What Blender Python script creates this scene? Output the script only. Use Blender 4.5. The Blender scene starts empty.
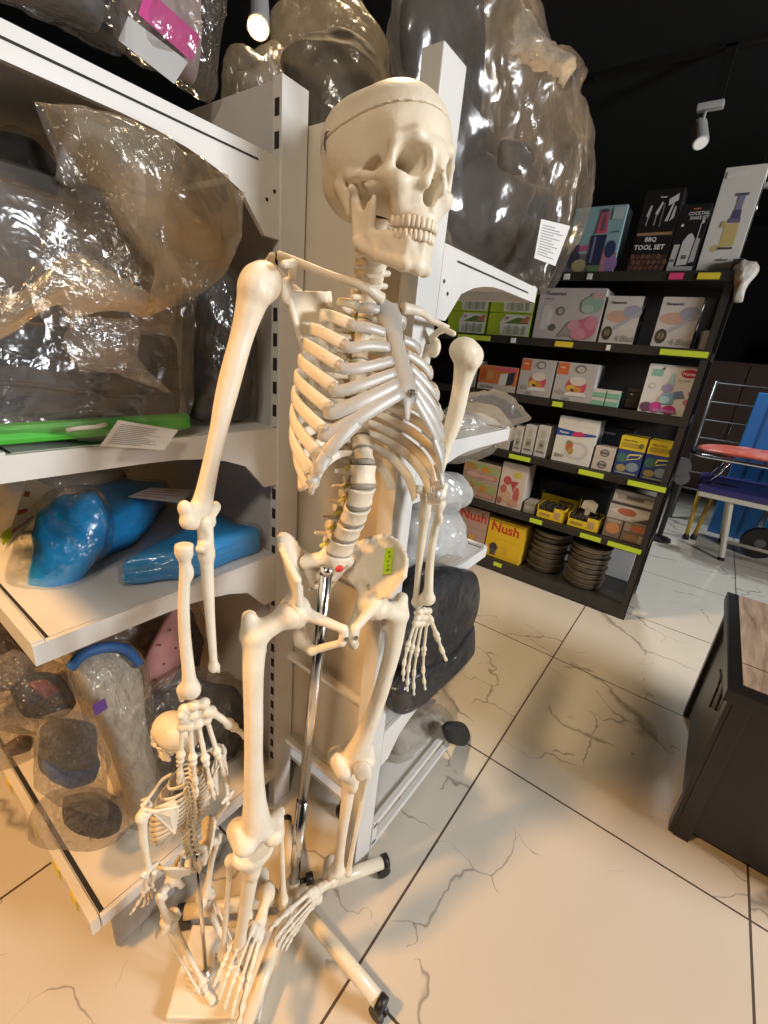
import bpy, bmesh, math, random
import numpy as np
from mathutils import Vector, Matrix, noise
random.seed(7)
rng = np.random.default_rng(7)
C = bpy.context.scene.collection
PI = math.pi

# ---------------------------------------------------------------- camera numbers
FOC, PITCH, ROLL, YAW, EYE = 442.5, 0.354654, 0.100673, 0.607526, 1.42
_fw = np.array([math.cos(YAW)*math.cos(PITCH), math.sin(YAW)*math.cos(PITCH), -math.sin(PITCH)])
_rt = np.array([math.sin(YAW), -math.cos(YAW), 0.0]); _up = np.cross(_rt, _fw)
_cr, _sr = math.cos(ROLL), math.sin(ROLL)
RT, UP = _cr*_rt + _sr*_up, -_sr*_rt + _cr*_up
EYEP = np.array([0, 0, EYE])
def ray(x, y):
    return RT*(x-384)/FOC - UP*(y-512)/FOC + _fw
def at(x, y, depth):
    """world point seen at pixel x,y at the given distance along the view axis"""
    return EYEP + ray(x, y)*depth
def on(x, y, axis, v):
    d = ray(x, y); return EYEP + d*(v-EYEP[axis])/d[axis]

# ---------------------------------------------------------------- materials
def mat(name, col, rough=.5, metal=0., spec=.5, trans=0., coat=0., noise_amt=0., noise_scale=20., bump=0., bump_scale=60., col2=None, sss=0., emit=None, emit_s=0.):
    m = bpy.data.materials.new(name); m.use_nodes = True
    nt = m.node_tree; b = nt.nodes['Principled BSDF']
    c = (*col, 1) if len(col) == 3 else col
    b.inputs['Base Color'].default_value = c
    b.inputs['Roughness'].default_value = rough; b.inputs['Metallic'].default_value = metal
    b.inputs['Specular IOR Level'].default_value = spec
    b.inputs['Transmission Weight'].default_value = trans; b.inputs['Coat Weight'].default_value = coat
    if sss:
        b.inputs['Subsurface Weight'].default_value = sss; b.inputs['Subsurface Radius'].default_value = (.01, .006, .004)
        b.inputs['Subsurface Scale'].default_value = .5
    if emit:
        b.inputs['Emission Color'].default_value = (*emit, 1); b.inputs['Emission Strength'].default_value = emit_s
    tc = nt.nodes.new('ShaderNodeTexCoord')
    if noise_amt or col2:
        n = nt.nodes.new('ShaderNodeTexNoise'); n.inputs['Scale'].default_value = noise_scale; n.inputs['Detail'].default_value = 6
        nt.links.new(tc.outputs['Object'], n.inputs['Vector'])
        r = nt.nodes.new('ShaderNodeMix'); r.data_type = 'RGBA'
        k = col2 if col2 else tuple(x*(1-noise_amt) for x in col)
        r.inputs[6].default_value = c; r.inputs[7].default_value = (*k, 1)
        cr = nt.nodes.new('ShaderNodeValToRGB'); cr.color_ramp.elements[0].position = .42; cr.color_ramp.elements[1].position = .68
        nt.links.new(n.outputs['Fac'], cr.inputs['Fac']); nt.links.new(cr.outputs['Color'], r.inputs[0])
        nt.links.new(r.outputs[2], b.inputs['Base Color'])
    if bump:
        n2 = nt.nodes.new('ShaderNodeTexNoise'); n2.inputs['Scale'].default_value = bump_scale; n2.inputs['Detail'].default_value = 5
        nt.links.new(tc.outputs['Object'], n2.inputs['Vector'])
        bp = nt.nodes.new('ShaderNodeBump'); bp.inputs['Strength'].default_value = bump; bp.inputs['Distance'].default_value = .004
        nt.links.new(n2.outputs['Fac'], bp.inputs['Height']); nt.links.new(bp.outputs['Normal'], b.inputs['Normal'])
    return m

def film(name, tint=(1, 1, 1), gloss=.10, haze=.06, rough=.12, haze_col=(.8, .78, .74), bump=.5, bscale=8., fres=.30):
    """thin clear plastic: mostly see-through, glossy crinkles, a little milky haze"""
    m = bpy.data.materials.new(name); m.use_nodes = True; nt = m.node_tree
    for n in list(nt.nodes): nt.nodes.remove(n)
    N = nt.nodes.new; L = nt.links.new
    out = N('ShaderNodeOutputMaterial'); tr = N('ShaderNodeBsdfTransparent'); tr.inputs['Color'].default_value = (*tint, 1)
    gl = N('ShaderNodeBsdfGlossy'); gl.inputs['Roughness'].default_value = rough
    df = N('ShaderNodeBsdfDiffuse'); df.inputs['Color'].default_value = (*haze_col, 1)
    tl = N('ShaderNodeBsdfTranslucent'); tl.inputs['Color'].default_value = (*haze_col, 1)
    lw = N('ShaderNodeLayerWeight'); lw.inputs['Blend'].default_value = .35
    tc = N('ShaderNodeTexCoord'); n0 = N('ShaderNodeTexNoise'); n0.inputs['Scale'].default_value = bscale*.5; n0.inputs['Detail'].default_value = 3
    dv = N('ShaderNodeMix'); dv.data_type = 'VECTOR'; dv.inputs[0].default_value = .10; L(tc.outputs['Object'], dv.inputs[4]); L(n0.outputs['Color'], dv.inputs[5])
    nz = N('ShaderNodeTexVoronoi'); nz.feature = 'F1'; nz.inputs['Scale'].default_value = bscale; nz.inputs['Detail'].default_value = .6; nz.inputs['Roughness'].default_value = .3
    bp = N('ShaderNodeBump'); bp.inputs['Strength'].default_value = bump; bp.inputs['Distance'].default_value = .03
    L(dv.outputs[1], nz.inputs['Vector']); L(nz.outputs['Distance'], bp.inputs['Height'])
    L(bp.outputs['Normal'], gl.inputs['Normal']); L(bp.outputs['Normal'], lw.inputs['Normal'])
    ad = N('ShaderNodeMixShader'); ad.inputs[0].default_value = .5
    L(df.outputs[0], ad.inputs[1]); L(tl.outputs[0], ad.inputs[2])
    m1 = N('ShaderNodeMixShader'); m1.inputs[0].default_value = haze
    L(tr.outputs[0], m1.inputs[1]); L(ad.outputs[0], m1.inputs[2])
    mp = N('ShaderNodeMath'); mp.operation = 'MULTIPLY_ADD'; mp.inputs[1].default_value = fres; mp.inputs[2].default_value = gloss
    mp.use_clamp = True
    L(lw.outputs['Fresnel'], mp.inputs[0])
    m2 = N('ShaderNodeMixShader'); L(mp.outputs[0], m2.inputs[0]); L(m1.outputs[0], m2.inputs[1]); L(gl.outputs[0], m2.inputs[2])
    L(m2.outputs[0], out.inputs['Surface'])
    return m

# ---------------------------------------------------------------- objects
def mesh_obj(name, verts, faces, material, parent=None, M=None, smooth=False, mats=None, fmat=None):
    me = bpy.data.meshes.new(name)
    me.from_pydata([tuple(map(float, v)) for v in verts], [], [tuple(map(int, f)) for f in faces])
    me.update()
    for m in (mats or [material]): me.materials.append(m)
    if fmat is not None: me.polygons.foreach_set('material_index', np.array(fmat, dtype=np.int32))
    if smooth: me.polygons.foreach_set('use_smooth', np.ones(len(me.polygons), dtype=bool))
    return link(name, me, parent, M)
def link(name, me, parent=None, M=None):
    o = bpy.data.objects.new(name, me); C.objects.link(o)
    M = Matrix(M) if M is not None else Matrix.Identity(4)
    o['_w'] = [x for r in M for x in r]
    if parent is not None:
        o.parent = parent; o.matrix_parent_inverse = Matrix.Identity(4)
        o.matrix_basis = wm(parent).inverted() @ M
    else: o.matrix_basis = M
    return o
def wm(o):
    w = o['_w']; return Matrix([w[0:4], w[4:8], w[8:12], w[12:16]])
def empty(name, loc, label, cat, group=None):
    o = bpy.data.objects.new(name, None); C.objects.link(o); o.empty_display_size = .05
    o.location = tuple(loc); M = Matrix.Translation(tuple(map(float, loc))); o['_w'] = [x for r in M for x in r]
    tag(o, label, cat, group); return o
def tag(o, label=None, cat=None, group=None, kind=None):
    if label: o['label'] = label
    if cat: o['category'] = cat
    if group: o['group'] = group
    if kind: o['kind'] = kind
    return o

class MB:
    """collects primitive pieces into one mesh (several materials possible)"""
    def __init__(s): s.v, s.f, s.m = [], [], []
    def raw(s, v, f, mi=0):
        n = len(s.v); s.v += [tuple(map(float, p)) for p in v]; s.f += [tuple(i+n for i in q) for q in f]; s.m += [mi]*len(f); return s
    def box(s, lo, hi, mi=0, bev=0., M=None):
        lo = Vector(lo); hi = Vector(hi)
        bm = bmesh.new(); bmesh.ops.create_cube(bm, size=1)
        for v in bm.verts: v.co = Vector(((lo+hi)/2)[i] + v.co[i]*(hi-lo)[i] for i in range(3))
        if bev: bmesh.ops.bevel(bm, geom=list(bm.edges), offset=bev, segments=2, affect='EDGES', profile=.5)
        s.bm(bm, mi, M); return s
    def bm(s, bm, mi=0, M=None):
        bm.verts.ensure_lookup_table()
        for i, v in enumerate(bm.verts): v.index = i
        pts = [(M @ v.co if M else v.co) for v in bm.verts]
        s.raw(pts, [[v.index for v in f.verts] for f in bm.faces], mi); bm.free(); return s
    def prism(s, poly, a, b, axis=1, mi=0):
        """polygon in the two other axes extruded from a to b along axis"""
        n = len(poly)
        def put(p, t):
            q = list(p); q.insert(axis, t); return q
        v = [put(p, a) for p in poly] + [put(p, b) for p in poly]
        f = [[(i+1) % n, i, i+n, (i+1) % n+n] for i in range(n)] + [list(range(n)), list(range(2*n-1, n-1, -1))]
        s.raw(v, f, mi); return s
    def tube(s, pts, r, n=10, mi=0, cap=True):
        pts = [np.array(p, float) for p in pts]; R = r if hasattr(r, '__len__') else [r]*len(pts)
        V, F = sweep(pts, [(q, q) for q in R], n=n); s.raw(V, F, mi); return s
    def lathe(s, prof, n=24, M=None, mi=0):
        v = []; f = []
        for r, z in prof:
            for k in range(n):
                p = Vector((r*math.cos(2*PI*k/n), r*math.sin(2*PI*k/n), z)); v.append(M @ p if M else p)
        for i in range(len(prof)-1):
            for k in range(n): f.append([i*n+k, i*n+(k+1) % n, (i+1)*n+(k+1) % n, (i+1)*n+k])
        f.append(list(range(n))[::-1]); f.append([(len(prof)-1)*n+k for k in range(n)])
        s.raw(v, f, mi); return s
    def build(s, name, material=None, parent=None, M=None, smooth=False, mats=None):
        o = mesh_obj(name, s.v, s.f, material, parent, M, smooth, mats, s.m)
        if smooth == 'auto': pass
        return o
def catmull(P, n=8):
    P = [np.array(p, float) for p in P]; out = []
    Q = [2*P[0]-P[1]] + P + [2*P[-1]-P[-2]]
    for i in range(1, len(Q)-2):
        a, b, c, d = Q[i-1:i+3]
        for k in range(n):
            t = k/n; out.append(.5*((2*b)+(c-a)*t+(2*a-5*b+4*c-d)*t*t+(3*b-3*c+d-a)*t**3))
    out.append(P[-1]); return out
def sweep(pts, rad, n=10, up=(0, 0, 1), sq=2., close=True):
    """tube along pts with elliptic radii (side, tall); 'tall' axis stays close to up"""
    pts = [np.array(p, float) for p in pts]; N = len(pts); V = []; F = []; up = np.array(up, float)
    for i in range(N):
        t = pts[min(i+1, N-1)]-pts[max(i-1, 0)]; t /= np.linalg.norm(t)+1e-12
        s = np.cross(t, up)
        if np.linalg.norm(s) < .15: s = np.cross(t, (.31, .95, .05))
        s /= np.linalg.norm(s); u = np.cross(s, t)
        for k in range(n):
            a = 2*PI*k/n; ca, sa = math.cos(a), math.sin(a)
            e = 2/sq; x = math.copysign(abs(ca)**e, ca)*rad[i][0]; y = math.copysign(abs(sa)**e, sa)*rad[i][1]
            V.append(pts[i]+s*x+u*y)
    for i in range(N-1):
        for k in range(n): F.append([i*n+k, i*n+(k+1) % n, (i+1)*n+(k+1) % n, (i+1)*n+k])
    if close:
        F.append(list(range(n))[::-1]); F.append([(N-1)*n+k for k in range(n)])
    return V, F

# ---------------------------------------------------------------- signed-distance modelling (smooth organic solids)
class Sdf:
    def __init__(s, lo, hi, h):
        s.lo = np.array(lo, float); s.h = h
        ax = [np.arange(lo[i], hi[i]+h, h, dtype=np.float32) for i in range(3)]
        s.P = np.stack(np.meshgrid(*ax, indexing='ij'), -1); s.D = np.full(s.P.shape[:3], 1e3, np.float32)
    def add(s, d, k=0.):
        a, b = s.D, d
        if k:
            t = np.clip(.5+.5*(b-a)/k, 0, 1); s.D = b+(a-b)*t-k*t*(1-t)
        else: s.D = np.minimum(a, b)
        return s
    def sub(s, d, k=0.):
        a, b = s.D, -d
        if k:
            t = np.clip(.5-.5*(b-a)/k, 0, 1); s.D = b+(a-b)*t+k*t*(1-t)
        else: s.D = np.maximum(a, b)
        return s
    def ell(s, c, r, M=None):
        p = s.P-np.array(c, np.float32)
        if M is not None: p = p @ np.array(M, np.float32)
        r = np.array(r, np.float32)
        k0 = np.linalg.norm(p/r, axis=-1); k1 = np.linalg.norm(p/(r*r), axis=-1)
        return k0*(k0-1)/(k1+1e-9)
    def cap(s, a, b, ra, rb=None, sc=None):
        rb = ra if rb is None else rb
        a = np.array(a, np.float32); b = np.array(b, np.float32); p = s.P
        w = np.array(sc if sc else (1, 1, 1), np.float32); ab = (b-a)*w; pa = (p-a)*w
        t = np.clip((pa @ ab)/(ab @ ab+1e-9), 0, 1)
        return np.linalg.norm(pa-t[..., None]*ab, axis=-1)-(ra+(rb-ra)*t)
    def tri(s, a, b, c, th):
        a, b, c = (np.array(q, np.float32) for q in (a, b, c)); p = s.P
        ba, cb, ac = b-a, c-b, a-c; pa, pb, pc = p-a, p-b, p-c
        n = np.cross(ba, ac)
        def seg(e, q):
            t = np.clip((q @ e)/(e @ e), 0, 1); v = t[..., None]*e-q; return np.einsum('...i,...i', v, v)
        ins = (np.sign(pa @ np.cross(ba, n))+np.sign(pb @ np.cross(cb, n))+np.sign(pc @ np.cross(ac, n))) < 2
        d2 = np.where(ins, np.minimum(np.minimum(seg(ba, pa), seg(cb, pb)), seg(ac, pc)), (pa @ n)**2/(n @ n+1e-9))
        return np.sqrt(d2)-th
    def chain(s, pts, rad, k=8, n=5, sc=None):
        """one smooth tapering shaft through several points"""
        P = catmull([np.array((*p, r), float) for p, r in zip(pts, rad)], n); d = None
        for i in range(len(P)-1):
            c = s.cap(P[i][:3], P[i+1][:3], P[i][3], P[i+1][3], sc); d = c if d is None else np.minimum(d, c)
        s.add(d, k)
    def bone(s, a, b, r0, r1, r2, k=4):
        """a long small bone: knobs at both ends, waisted shaft"""
        a = np.array(a, float); b = np.array(b, float); L = np.linalg.norm(b-a); u = (b-a)/L
        s.add(s.cap(a, b, r1), k); s.add(s.ell(a+u*r0*.5, (r0, r0, r0)), k); s.add(s.ell(b-u*r2*.5, (r2, r2, r2)), k)
    def nets(s):
        D = s.D; n = D.shape; acc = np.zeros((*[q-1 for q in n], 3), np.float64); cnt = np.zeros([q-1 for q in n])
        quads = []; ids = -np.ones([q-1 for q in n], np.int64)
        E = []
        for ax in range(3):
            sl0 = [slice(None)]*3; sl1 = [slice(None)]*3; sl0[ax] = slice(0, -1); sl1[ax] = slice(1, None)
            a, b = D[tuple(sl0)], D[tuple(sl1)]; I = np.argwhere((a < 0) != (b < 0))
            av, bv = a[tuple(I.T)], b[tuple(I.T)]; pos = I.astype(float); pos[:, ax] += av/(av-bv)
            u, v = (ax+1) % 3, (ax+2) % 3; cells = []
            for du, dv in ((0, 0), (1, 0), (1, 1), (0, 1)):
                J = I.copy(); J[:, u] -= du; J[:, v] -= dv
                ok = (J >= 0).all(1) & (J < np.array(n)-1).all(1)
                np.add.at(acc, tuple(J[ok].T), pos[ok]); np.add.at(cnt, tuple(J[ok].T), 1); cells.append((J, ok))
            E.append((cells, av < 0))
        act = np.argwhere(cnt > 0); ids[tuple(act.T)] = np.arange(len(act))
        V = acc[tuple(act.T)]/cnt[tuple(act.T)][:, None]*s.h+s.lo
        for cells, neg in E:
            ok = np.logical_and.reduce([c[1] for c in cells])
            q = np.stack([ids[tuple(c[0][ok].T)] for c in cells], 1); ng = neg[ok]
            q[~ng] = q[~ng][:, ::-1]; quads.append(q)
        return V, np.concatenate(quads)
    def mesh(s, name, material, scale=.001, flipx=False):
        V, F = s.nets(); V = V*scale
        if flipx: V = V*np.array([-1, 1, 1]); F = F[:, ::-1]
        return np_mesh(name, V, F, material)
def np_mesh(name, V, F, material):
    me = bpy.data.meshes.new(name); F = np.asarray(F, np.int32); V = np.asarray(V, np.float32)
    me.vertices.add(len(V)); me.vertices.foreach_set('co', V.ravel())
    me.loops.add(F.size); me.loops.foreach_set('vertex_index', F.ravel())
    me.polygons.add(len(F)); me.polygons.foreach_set('loop_start', np.arange(0, F.size, F.shape[1], dtype=np.int32))
    me.update(calc_edges=True); me.validate()
    me.polygons.foreach_set('use_smooth', np.ones(len(me.polygons), dtype=bool))
    me.materials.append(material); return me
def mirror_mesh(me, name):
    n = len(me.vertices); co = np.zeros(n*3, np.float32); me.vertices.foreach_get('co', co); V = co.reshape(-1, 3)*np.array([-1, 1, 1])
    F = [tuple(p.vertices)[::-1] for p in me.polygons]
    m2 = bpy.data.meshes.new(name); m2.from_pydata(V.tolist(), [], F); m2.update()
    m2.polygons.foreach_set('use_smooth', np.ones(len(m2.polygons), dtype=bool)); m2.materials.append(me.materials[0]); return m2

def frame(o, x=None, z=None, y=None, s=(1, 1, 1)):
    """matrix with origin o from two axis hints (z exact, x approximate) and a scale"""
    z = np.array(z, float); z /= np.linalg.norm(z)
    if x is None: y = np.array(y, float); x = np.cross(y, z)
    x = np.array(x, float); x = x-z*(x @ z); x /= np.linalg.norm(x); y = np.cross(z, x)
    M = np.eye(4); M[:3, 0] = x*s[0]; M[:3, 1] = y*s[1]; M[:3, 2] = z*s[2]; M[:3, 3] = o
    return Matrix(M.tolist())
# ================================================================ the bones of a model skeleton (mm, X = its left, -Y = its front, Z up)
M_BONE = mat('bone', (.83, .74, .59), rough=.42, spec=.4, col2=(.76, .65, .48), noise_scale=14, bump=.25, bump_scale=90, sss=.0)
M_BONE_RAW = mat('bone_warm', (.83, .66, .40), rough=.45, col2=(.74, .55, .30), noise_scale=22, bump=.3, bump_scale=90)
M_TEETH = mat('teeth', (.80, .70, .54), rough=.28, spec=.5)
M_CART = mat('rib_cartilage', (.78, .72, .63), rough=.42, trans=.5, spec=.4)
M_DISC = mat('disc', (.30, .26, .20), rough=.5)
M_NERVE = mat('nerve', (.72, .66, .16), rough=.5)
M_RED = mat('red_disc', (.55, .03, .03), rough=.4)
M_STEEL = mat('chrome', (.75, .74, .72), rough=.16, metal=1.)
M_SCREW = mat('screw', (.45, .42, .38), rough=.3, metal=1.)

def b_skull():
    g = Sdf((-82, -122, -60), (82, 100, 128), 2.2)
    D = lambda c, r, k=12, M=None: g.add(g.ell(c, r, M), k)
    g.D = g.ell((0, 13, 42), (70, 76, 65))
    D((0, -36, 49), (55, 57, 56), 36)
    D((24, 26, 52), (46, 54, 46), 14); D((-24, 26, 52), (46, 54, 46), 14)
    D((0, 50, 12), (56, 38, 40), 18); D((0, 8, 2), (48, 52, 24), 14)
    for s in (-1, 1):   # pinch behind the orbits
        g.sub(g.ell((s*74, -60, 16), (20, 30, 40)), 16)
    # face
    D((0, -66, -14), (34, 30, 28), 12)
    g.add(g.cap((0, -84, -34), (0, -60, -34), 15, 24, (1, 1, 1.35)), 8)
    D((0, -72, -34), (29, 29, 14), 6)
    g.add(g.cap((0, -93, 34), (0, -105, 12), 8, 5.5), 8)
    for s in (-.87, .87):
        g.add(g.cap((s*10, -91, 36), (s*30, -88, 41), 6, 5), 10); g.add(g.cap((s*30, -88, 41), (s*50, -73, 33), 5, 5.5), 8)
        g.add(g.cap((s*50, -74, 33), (s*52, -69, 6), 5.5, 7), 5)
        g.add(g.cap((s*16, -92, 2), (s*44, -80, -5), 7, 8), 8); g.add(g.cap((s*44, -80, -4), (s*55, -63, 0), 9, 8), 8)
        g.add(g.cap((s*40, -76, -10), (s*30, -72, -28), 10, 9), 8)
        g.add(g.cap((s*54, -62, 0), (s*65, -36, 2), 6.2, 4.6), 4)
        g.add(g.cap((s*65, -36, 2), (s*63, -8, 6), 4.6, 5), 4); g.add(g.cap((s*62, -8, 6), (s*56, 14, 10), 5, 6), 8)
        g.add(g.cap((s*52, 16, -2), (s*49, 7, -27), 14, 6.5), 8)
        g.add(g.cap((s*14, -97, 28), (s*15, -98, -2), 6, 7), 6)
    for s in (-.87, .87):
        # orbit
        g.sub(g.cap((s*34, -98, 17), (s*21, -46, 14), 17.5, 6, (.96, 1, 1.06)), 3)
        g.sub(g.ell((s*34, -84, 17), (17, 16, 16)), 3)
        # space inside the cheek arch
        g.sub(g.cap((s*55, -48, 8), (s*53, -24, 8), 6, 6, (1, 1, .5)), 3)
        g.sub(g.cap((s*48, -40, -34), (s*56, -34, -14), 15, 9), 5)
        g.sub(g.ell((s*46, -6, -34), (14, 12, 16)), 4)
        g.sub(g.cap((s*78, 2, 0), (s*52, 2, 0), 4), 2)
    # nose opening
    g.sub(g.cap((0, -118, -13), (0, -62, -11), 12.5, 10), 2); g.sub(g.cap((0, -116, -4), (0, -64, 0), 10, 8), 2); g.sub(g.cap((0, -118, 6), (0, -80, 6), 6, 5), 2)
    g.add(g.cap((0, -78, -20), (0, -84, 10), 1.6, 1.6), 1)
    g.add(g.cap((0, -92, -27), (0, -102, -27), 4, 2.4), 3)
    # under the palate and the skull base
    g.sub(g.ell((0, -62, -52), (21, 30, 17)), 4); g.sub(g.cap((0, 4, -40), (0, 10, -10), 16, 15), 4)
    cut = g.P[..., 2]-(52-.24*g.P[..., 1])
    D0 = g.D.copy()
    g.D = np.maximum(D0, cut+.0); lower = g.mesh('cranium', M_BONE)
    g.D = np.maximum(D0-.4, -cut+.9); cap_ = g.mesh('skullcap', M_BONE)
    return lower, cap_
def b_jaw():
    g = Sdf((-70, -112, -104), (70, 10, 6), 2.0)
    for s in (-.92, .92):
        a, b, c, d = (0, -88, -88), (s*20, -80, -88), (s*36, -52, -79), (s*46, -14, -62)
        A, B, Cc, Dd = (0, -92, -60), (s*19, -85, -59), (s*33, -58, -56), (s*42, -36, -54)
        for q in ((a, b, B), (a, B, A), (b, c, Cc), (b, Cc, B), (c, d, Dd), (c, Dd, Cc)): g.add(g.tri(*q, 5.), 4)
        e, f, h = (s*51, -8, -18), (s*46, -40, -24), (s*48, -12, -50)
        for q in ((d, e, h), (d, e, Dd), (e, f, Dd)): g.add(g.tri(*q, 3.4), 3)
        g.add(g.cap(d, e, 5, 4.5), 4); g.add(g.cap(Dd, (s*46, -41, -17), 5, 3.2), 4)
        g.add(g.cap(e, (s*53, -9, -8), 4.5, 5.5), 3); g.add(g.cap((s*46, -8, -7), (s*60, -10, -7), 5, 5), 3)
        g.sub(g.ell((s*50, -25, -14), (16, 9.5, 15)), 2)
        g.add(g.cap((s*20, -86, -86), c, 6.5, 5.5), 5); g.add(g.cap(c, d, 5.5, 6), 5)
    g.add(g.ell((0, -90, -84), (14, 8, 9)), 8)
    return g.mesh('jaw', M_BONE)
def teeth_mesh(name, z0, z1, a, b, yc, n=16):
    V = []; F = []
    wid = [7, 7, 6.2, 5.4, 5.4, 6.6, 6.4, 8, 8][1:]
    arc = []
    for s in (-1, 1):
        L = 0
        for i in range(n//2):
            w = wid[min(i, 7)]*.98; L += w/2; arc.append((s, L, w)); L += w/2
    ts = np.linspace(0, 1.5, 400); xs = a*np.sin(ts); ys = yc-b*np.cos(ts); ln = np.concatenate([[0], np.cumsum(np.hypot(np.diff(xs), np.diff(ys)))])
    for s, L, w in arc:
        t = np.interp(L, ln, ts); x, y = s*a*math.sin(t), yc-b*math.cos(t)
        tx, ty = s*a*math.cos(t), b*math.sin(t); q = math.hypot(tx, ty); tx /= q; ty /= q
        nx, ny = ty, -tx
        if ny > 0 and t < 1: nx, ny = -nx, -ny
        dep = 3.6 if L < 26 else 4.8
        n0 = len(V)
        for i in range(7):
            ph = PI*(i/6-.5)
            for k in range(10):
                th = 2*PI*k/10; f = lambda v, e: math.copysign(abs(v)**e, v)
                px = f(math.cos(ph), .45)*f(math.cos(th), .6)*w*.53; py = f(math.cos(ph), .45)*f(math.sin(th), .6)*dep; pz = f(math.sin(ph), .6)
                zz = (z0+z1)/2+pz*(z1-z0)/2
                k2 = .82+.18*(abs(zz-z0)/abs(z1-z0))
                V.append((x+tx*px*k2+nx*py, y+ty*px*k2+ny*py, zz))
        for i in range(6):
            for k in range(10): F.append((n0+i*10+k, n0+i*10+(k+1) % 10, n0+i*10+10+(k+1) % 10, n0+i*10+10+k))
    me = np_mesh(name, np.array(V)*.001, np.array(F), M_TEETH); return me

def b_hip():       # its left half (x > 0), origin between the hip joints
    g = Sdf((-6, -90, -100), (160, 100, 160), 2.2)
    crest = [(112, -54, 80), (124, -36, 106), (127, -4, 128), (114, 28, 136), (84, 56, 122), (50, 78, 88)]
    low = [(92, -34, 30), (90, -10, 24), (86, 12, 22), (74, 28, 24), (60, 46, 32), (46, 72, 52)]
    mid = [(102, -34, 56), (108, -8, 74), (104, 18, 80), (90, 38, 76), (68, 58, 66), (48, 76, 68)]
    crest, low, mid = ([tuple(p) for p in catmull(q, 3)] for q in (crest, low, mid))
    for i in range(len(crest)-1):
        for A, B in ((crest, mid), (mid, low)):
            g.add(g.tri(A[i], A[i+1], B[i], 2.6), 3); g.add(g.tri(A[i+1], B[i+1], B[i], 2.6), 3)
        g.add(g.cap(crest[i], crest[i+1], 5.5), 5)
    g.add(g.cap(crest[0], (97, -38, 34), 6, 8), 5)
    g.add(g.ell((84, 0, 0), (30, 31, 32)), 14); g.add(g.cap((70, 28, 34), (78, 14, 8), 10, 14), 10)
    g.add(g.cap((74, -20, 4), (14, -62, -14), 12, 8), 8); g.add(g.ell((10, -62, -28), (9, 8, 20)), 6)
    g.add(g.cap((12, -60, -42), (46, -16, -74), 6.5, 8), 6)
    g.add(g.cap((74, 20, -14), (56, 14, -66), 14, 14), 10); g.add(g.cap((56, 14, -66), (46, -14, -74), 13, 9), 8)
    g.sub(g.ell((102, -8, -5), (25.5, 25.5, 25.5)), 2)
    return g.mesh('hip_bone', M_BONE)
def b_sacrum():
    g = Sdf((-66, -20, -40), (66, 110, 120), 2.2)
    g.D = g.ell((0, 18, 98), (27, 19, 12))
    g.add(g.cap((0, 24, 90), (0, 52, 52), 22, 17), 8); g.add(g.cap((0, 52, 52), (0, 68, 14), 17, 9), 8); g.add(g.cap((0, 68, 14), (0, 62, -16), 8, 4), 6)
    for s in (-1, 1):
        g.add(g.cap((s*14, 30, 92), (s*46, 56, 78), 15, 14), 8); g.add(g.cap((s*42, 60, 72), (s*18, 66, 24), 12, 8), 8)
        g.add(g.cap((s*22, 40, 98), (s*20, 34, 112), 6, 5), 4)
        for y, z in ((30, 72), (46, 50), (58, 32)): g.sub(g.cap((s*17, y-22, z), (s*17, y+6, z), 4.2, 3.4), 2)
    g.add(g.cap((0, 62, 86), (0, 82, 40), 6, 5), 6)
    return g.mesh('sacrum', M_BONE)
def b_vertebra(kind):
    P = dict(lumbar=(25, 18, 13.0), thoracic=(16, 15, 9.6), cervical=(13, 9.5, 6.6))[kind]; rx, ry, hz = P
    g = Sdf((-52, -24, -46), (52, 76, 26), 1.8)
    X, Y, Z = g.P[..., 0], g.P[..., 1], g.P[..., 2]
    r = np.sqrt((X/rx)**2+(Y/ry)**2); waist = 1-.10*np.cos(np.clip(Z/hz, -1, 1)*PI/2)
    g.D = np.maximum((r-waist)*min(rx, ry), np.abs(Z)-hz+1.2)-1.0
    if kind == 'lumbar':
        for s in (-1, 1):
            g.add(g.cap((s*15, 10, 5), (s*17, 26, 4), 6, 5), 4); g.add(g.cap((s*18, 24, 3), (s*44, 28, 4), 5, 3.2), 4)
            g.add(g.cap((s*16, 28, 14), (s*14, 34, -17), 6.5, 6), 4); g.add(g.cap((s*14, 32, -2), (0, 42, -5), 5, 5), 4)
        g.add(g.cap((0, 42, -4), (0, 68, -10), 5, 6, (1, 1, .55)), 4)
    elif kind == 'thoracic':
        for s in (-1, 1):
            g.add(g.cap((s*10, 10, 4), (s*12, 20, 4), 4.5, 4), 3); g.add(g.cap((s*12, 20, 3), (s*32, 30, 6), 5, 4.5), 3)
            g.add(g.cap((s*12, 22, 10), (s*11, 26, -12), 4, 4), 3); g.add(g.cap((s*11, 24, -1), (0, 32, -4), 4, 4), 3)
        g.add(g.cap((0, 30, -4), (0, 52, -34), 5, 4, (1.2, 1, .8)), 4)
    else:
        for s in (-1, 1):
            g.add(g.cap((s*11, 2, 0), (s*24, 4, -2), 4, 4), 3); g.add(g.cap((s*14, 8, 1), (s*18, 16, 3), 5, 6), 3)
            g.add(g.cap((s*18, 15, 8), (s*18, 18, -8), 5.5, 5.5), 3); g.add(g.cap((s*16, 20, 0), (0, 32, -2), 4, 4), 3)
        g.add(g.cap((0, 30, -2), (0, 46, -8), 4, 4), 3)
    return g.mesh('vertebra', M_BONE)
def lathe_mesh(name, prof, m, sx=1., sy=1., n=24):
    b = MB().lathe(prof, n); return np_mesh_poly(name, [(x*sx, y*sy, z) for x, y, z in b.v], b.f, m)
def np_mesh_poly(name, V, F, m):
    me = bpy.data.meshes.new(name); me.from_pydata([tuple(map(float, v)) for v in V], [], [tuple(f) for f in F]); me.update()
    me.polygons.foreach_set('use_smooth', np.ones(len(me.polygons), dtype=bool)); me.materials.append(m); return me
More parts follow.
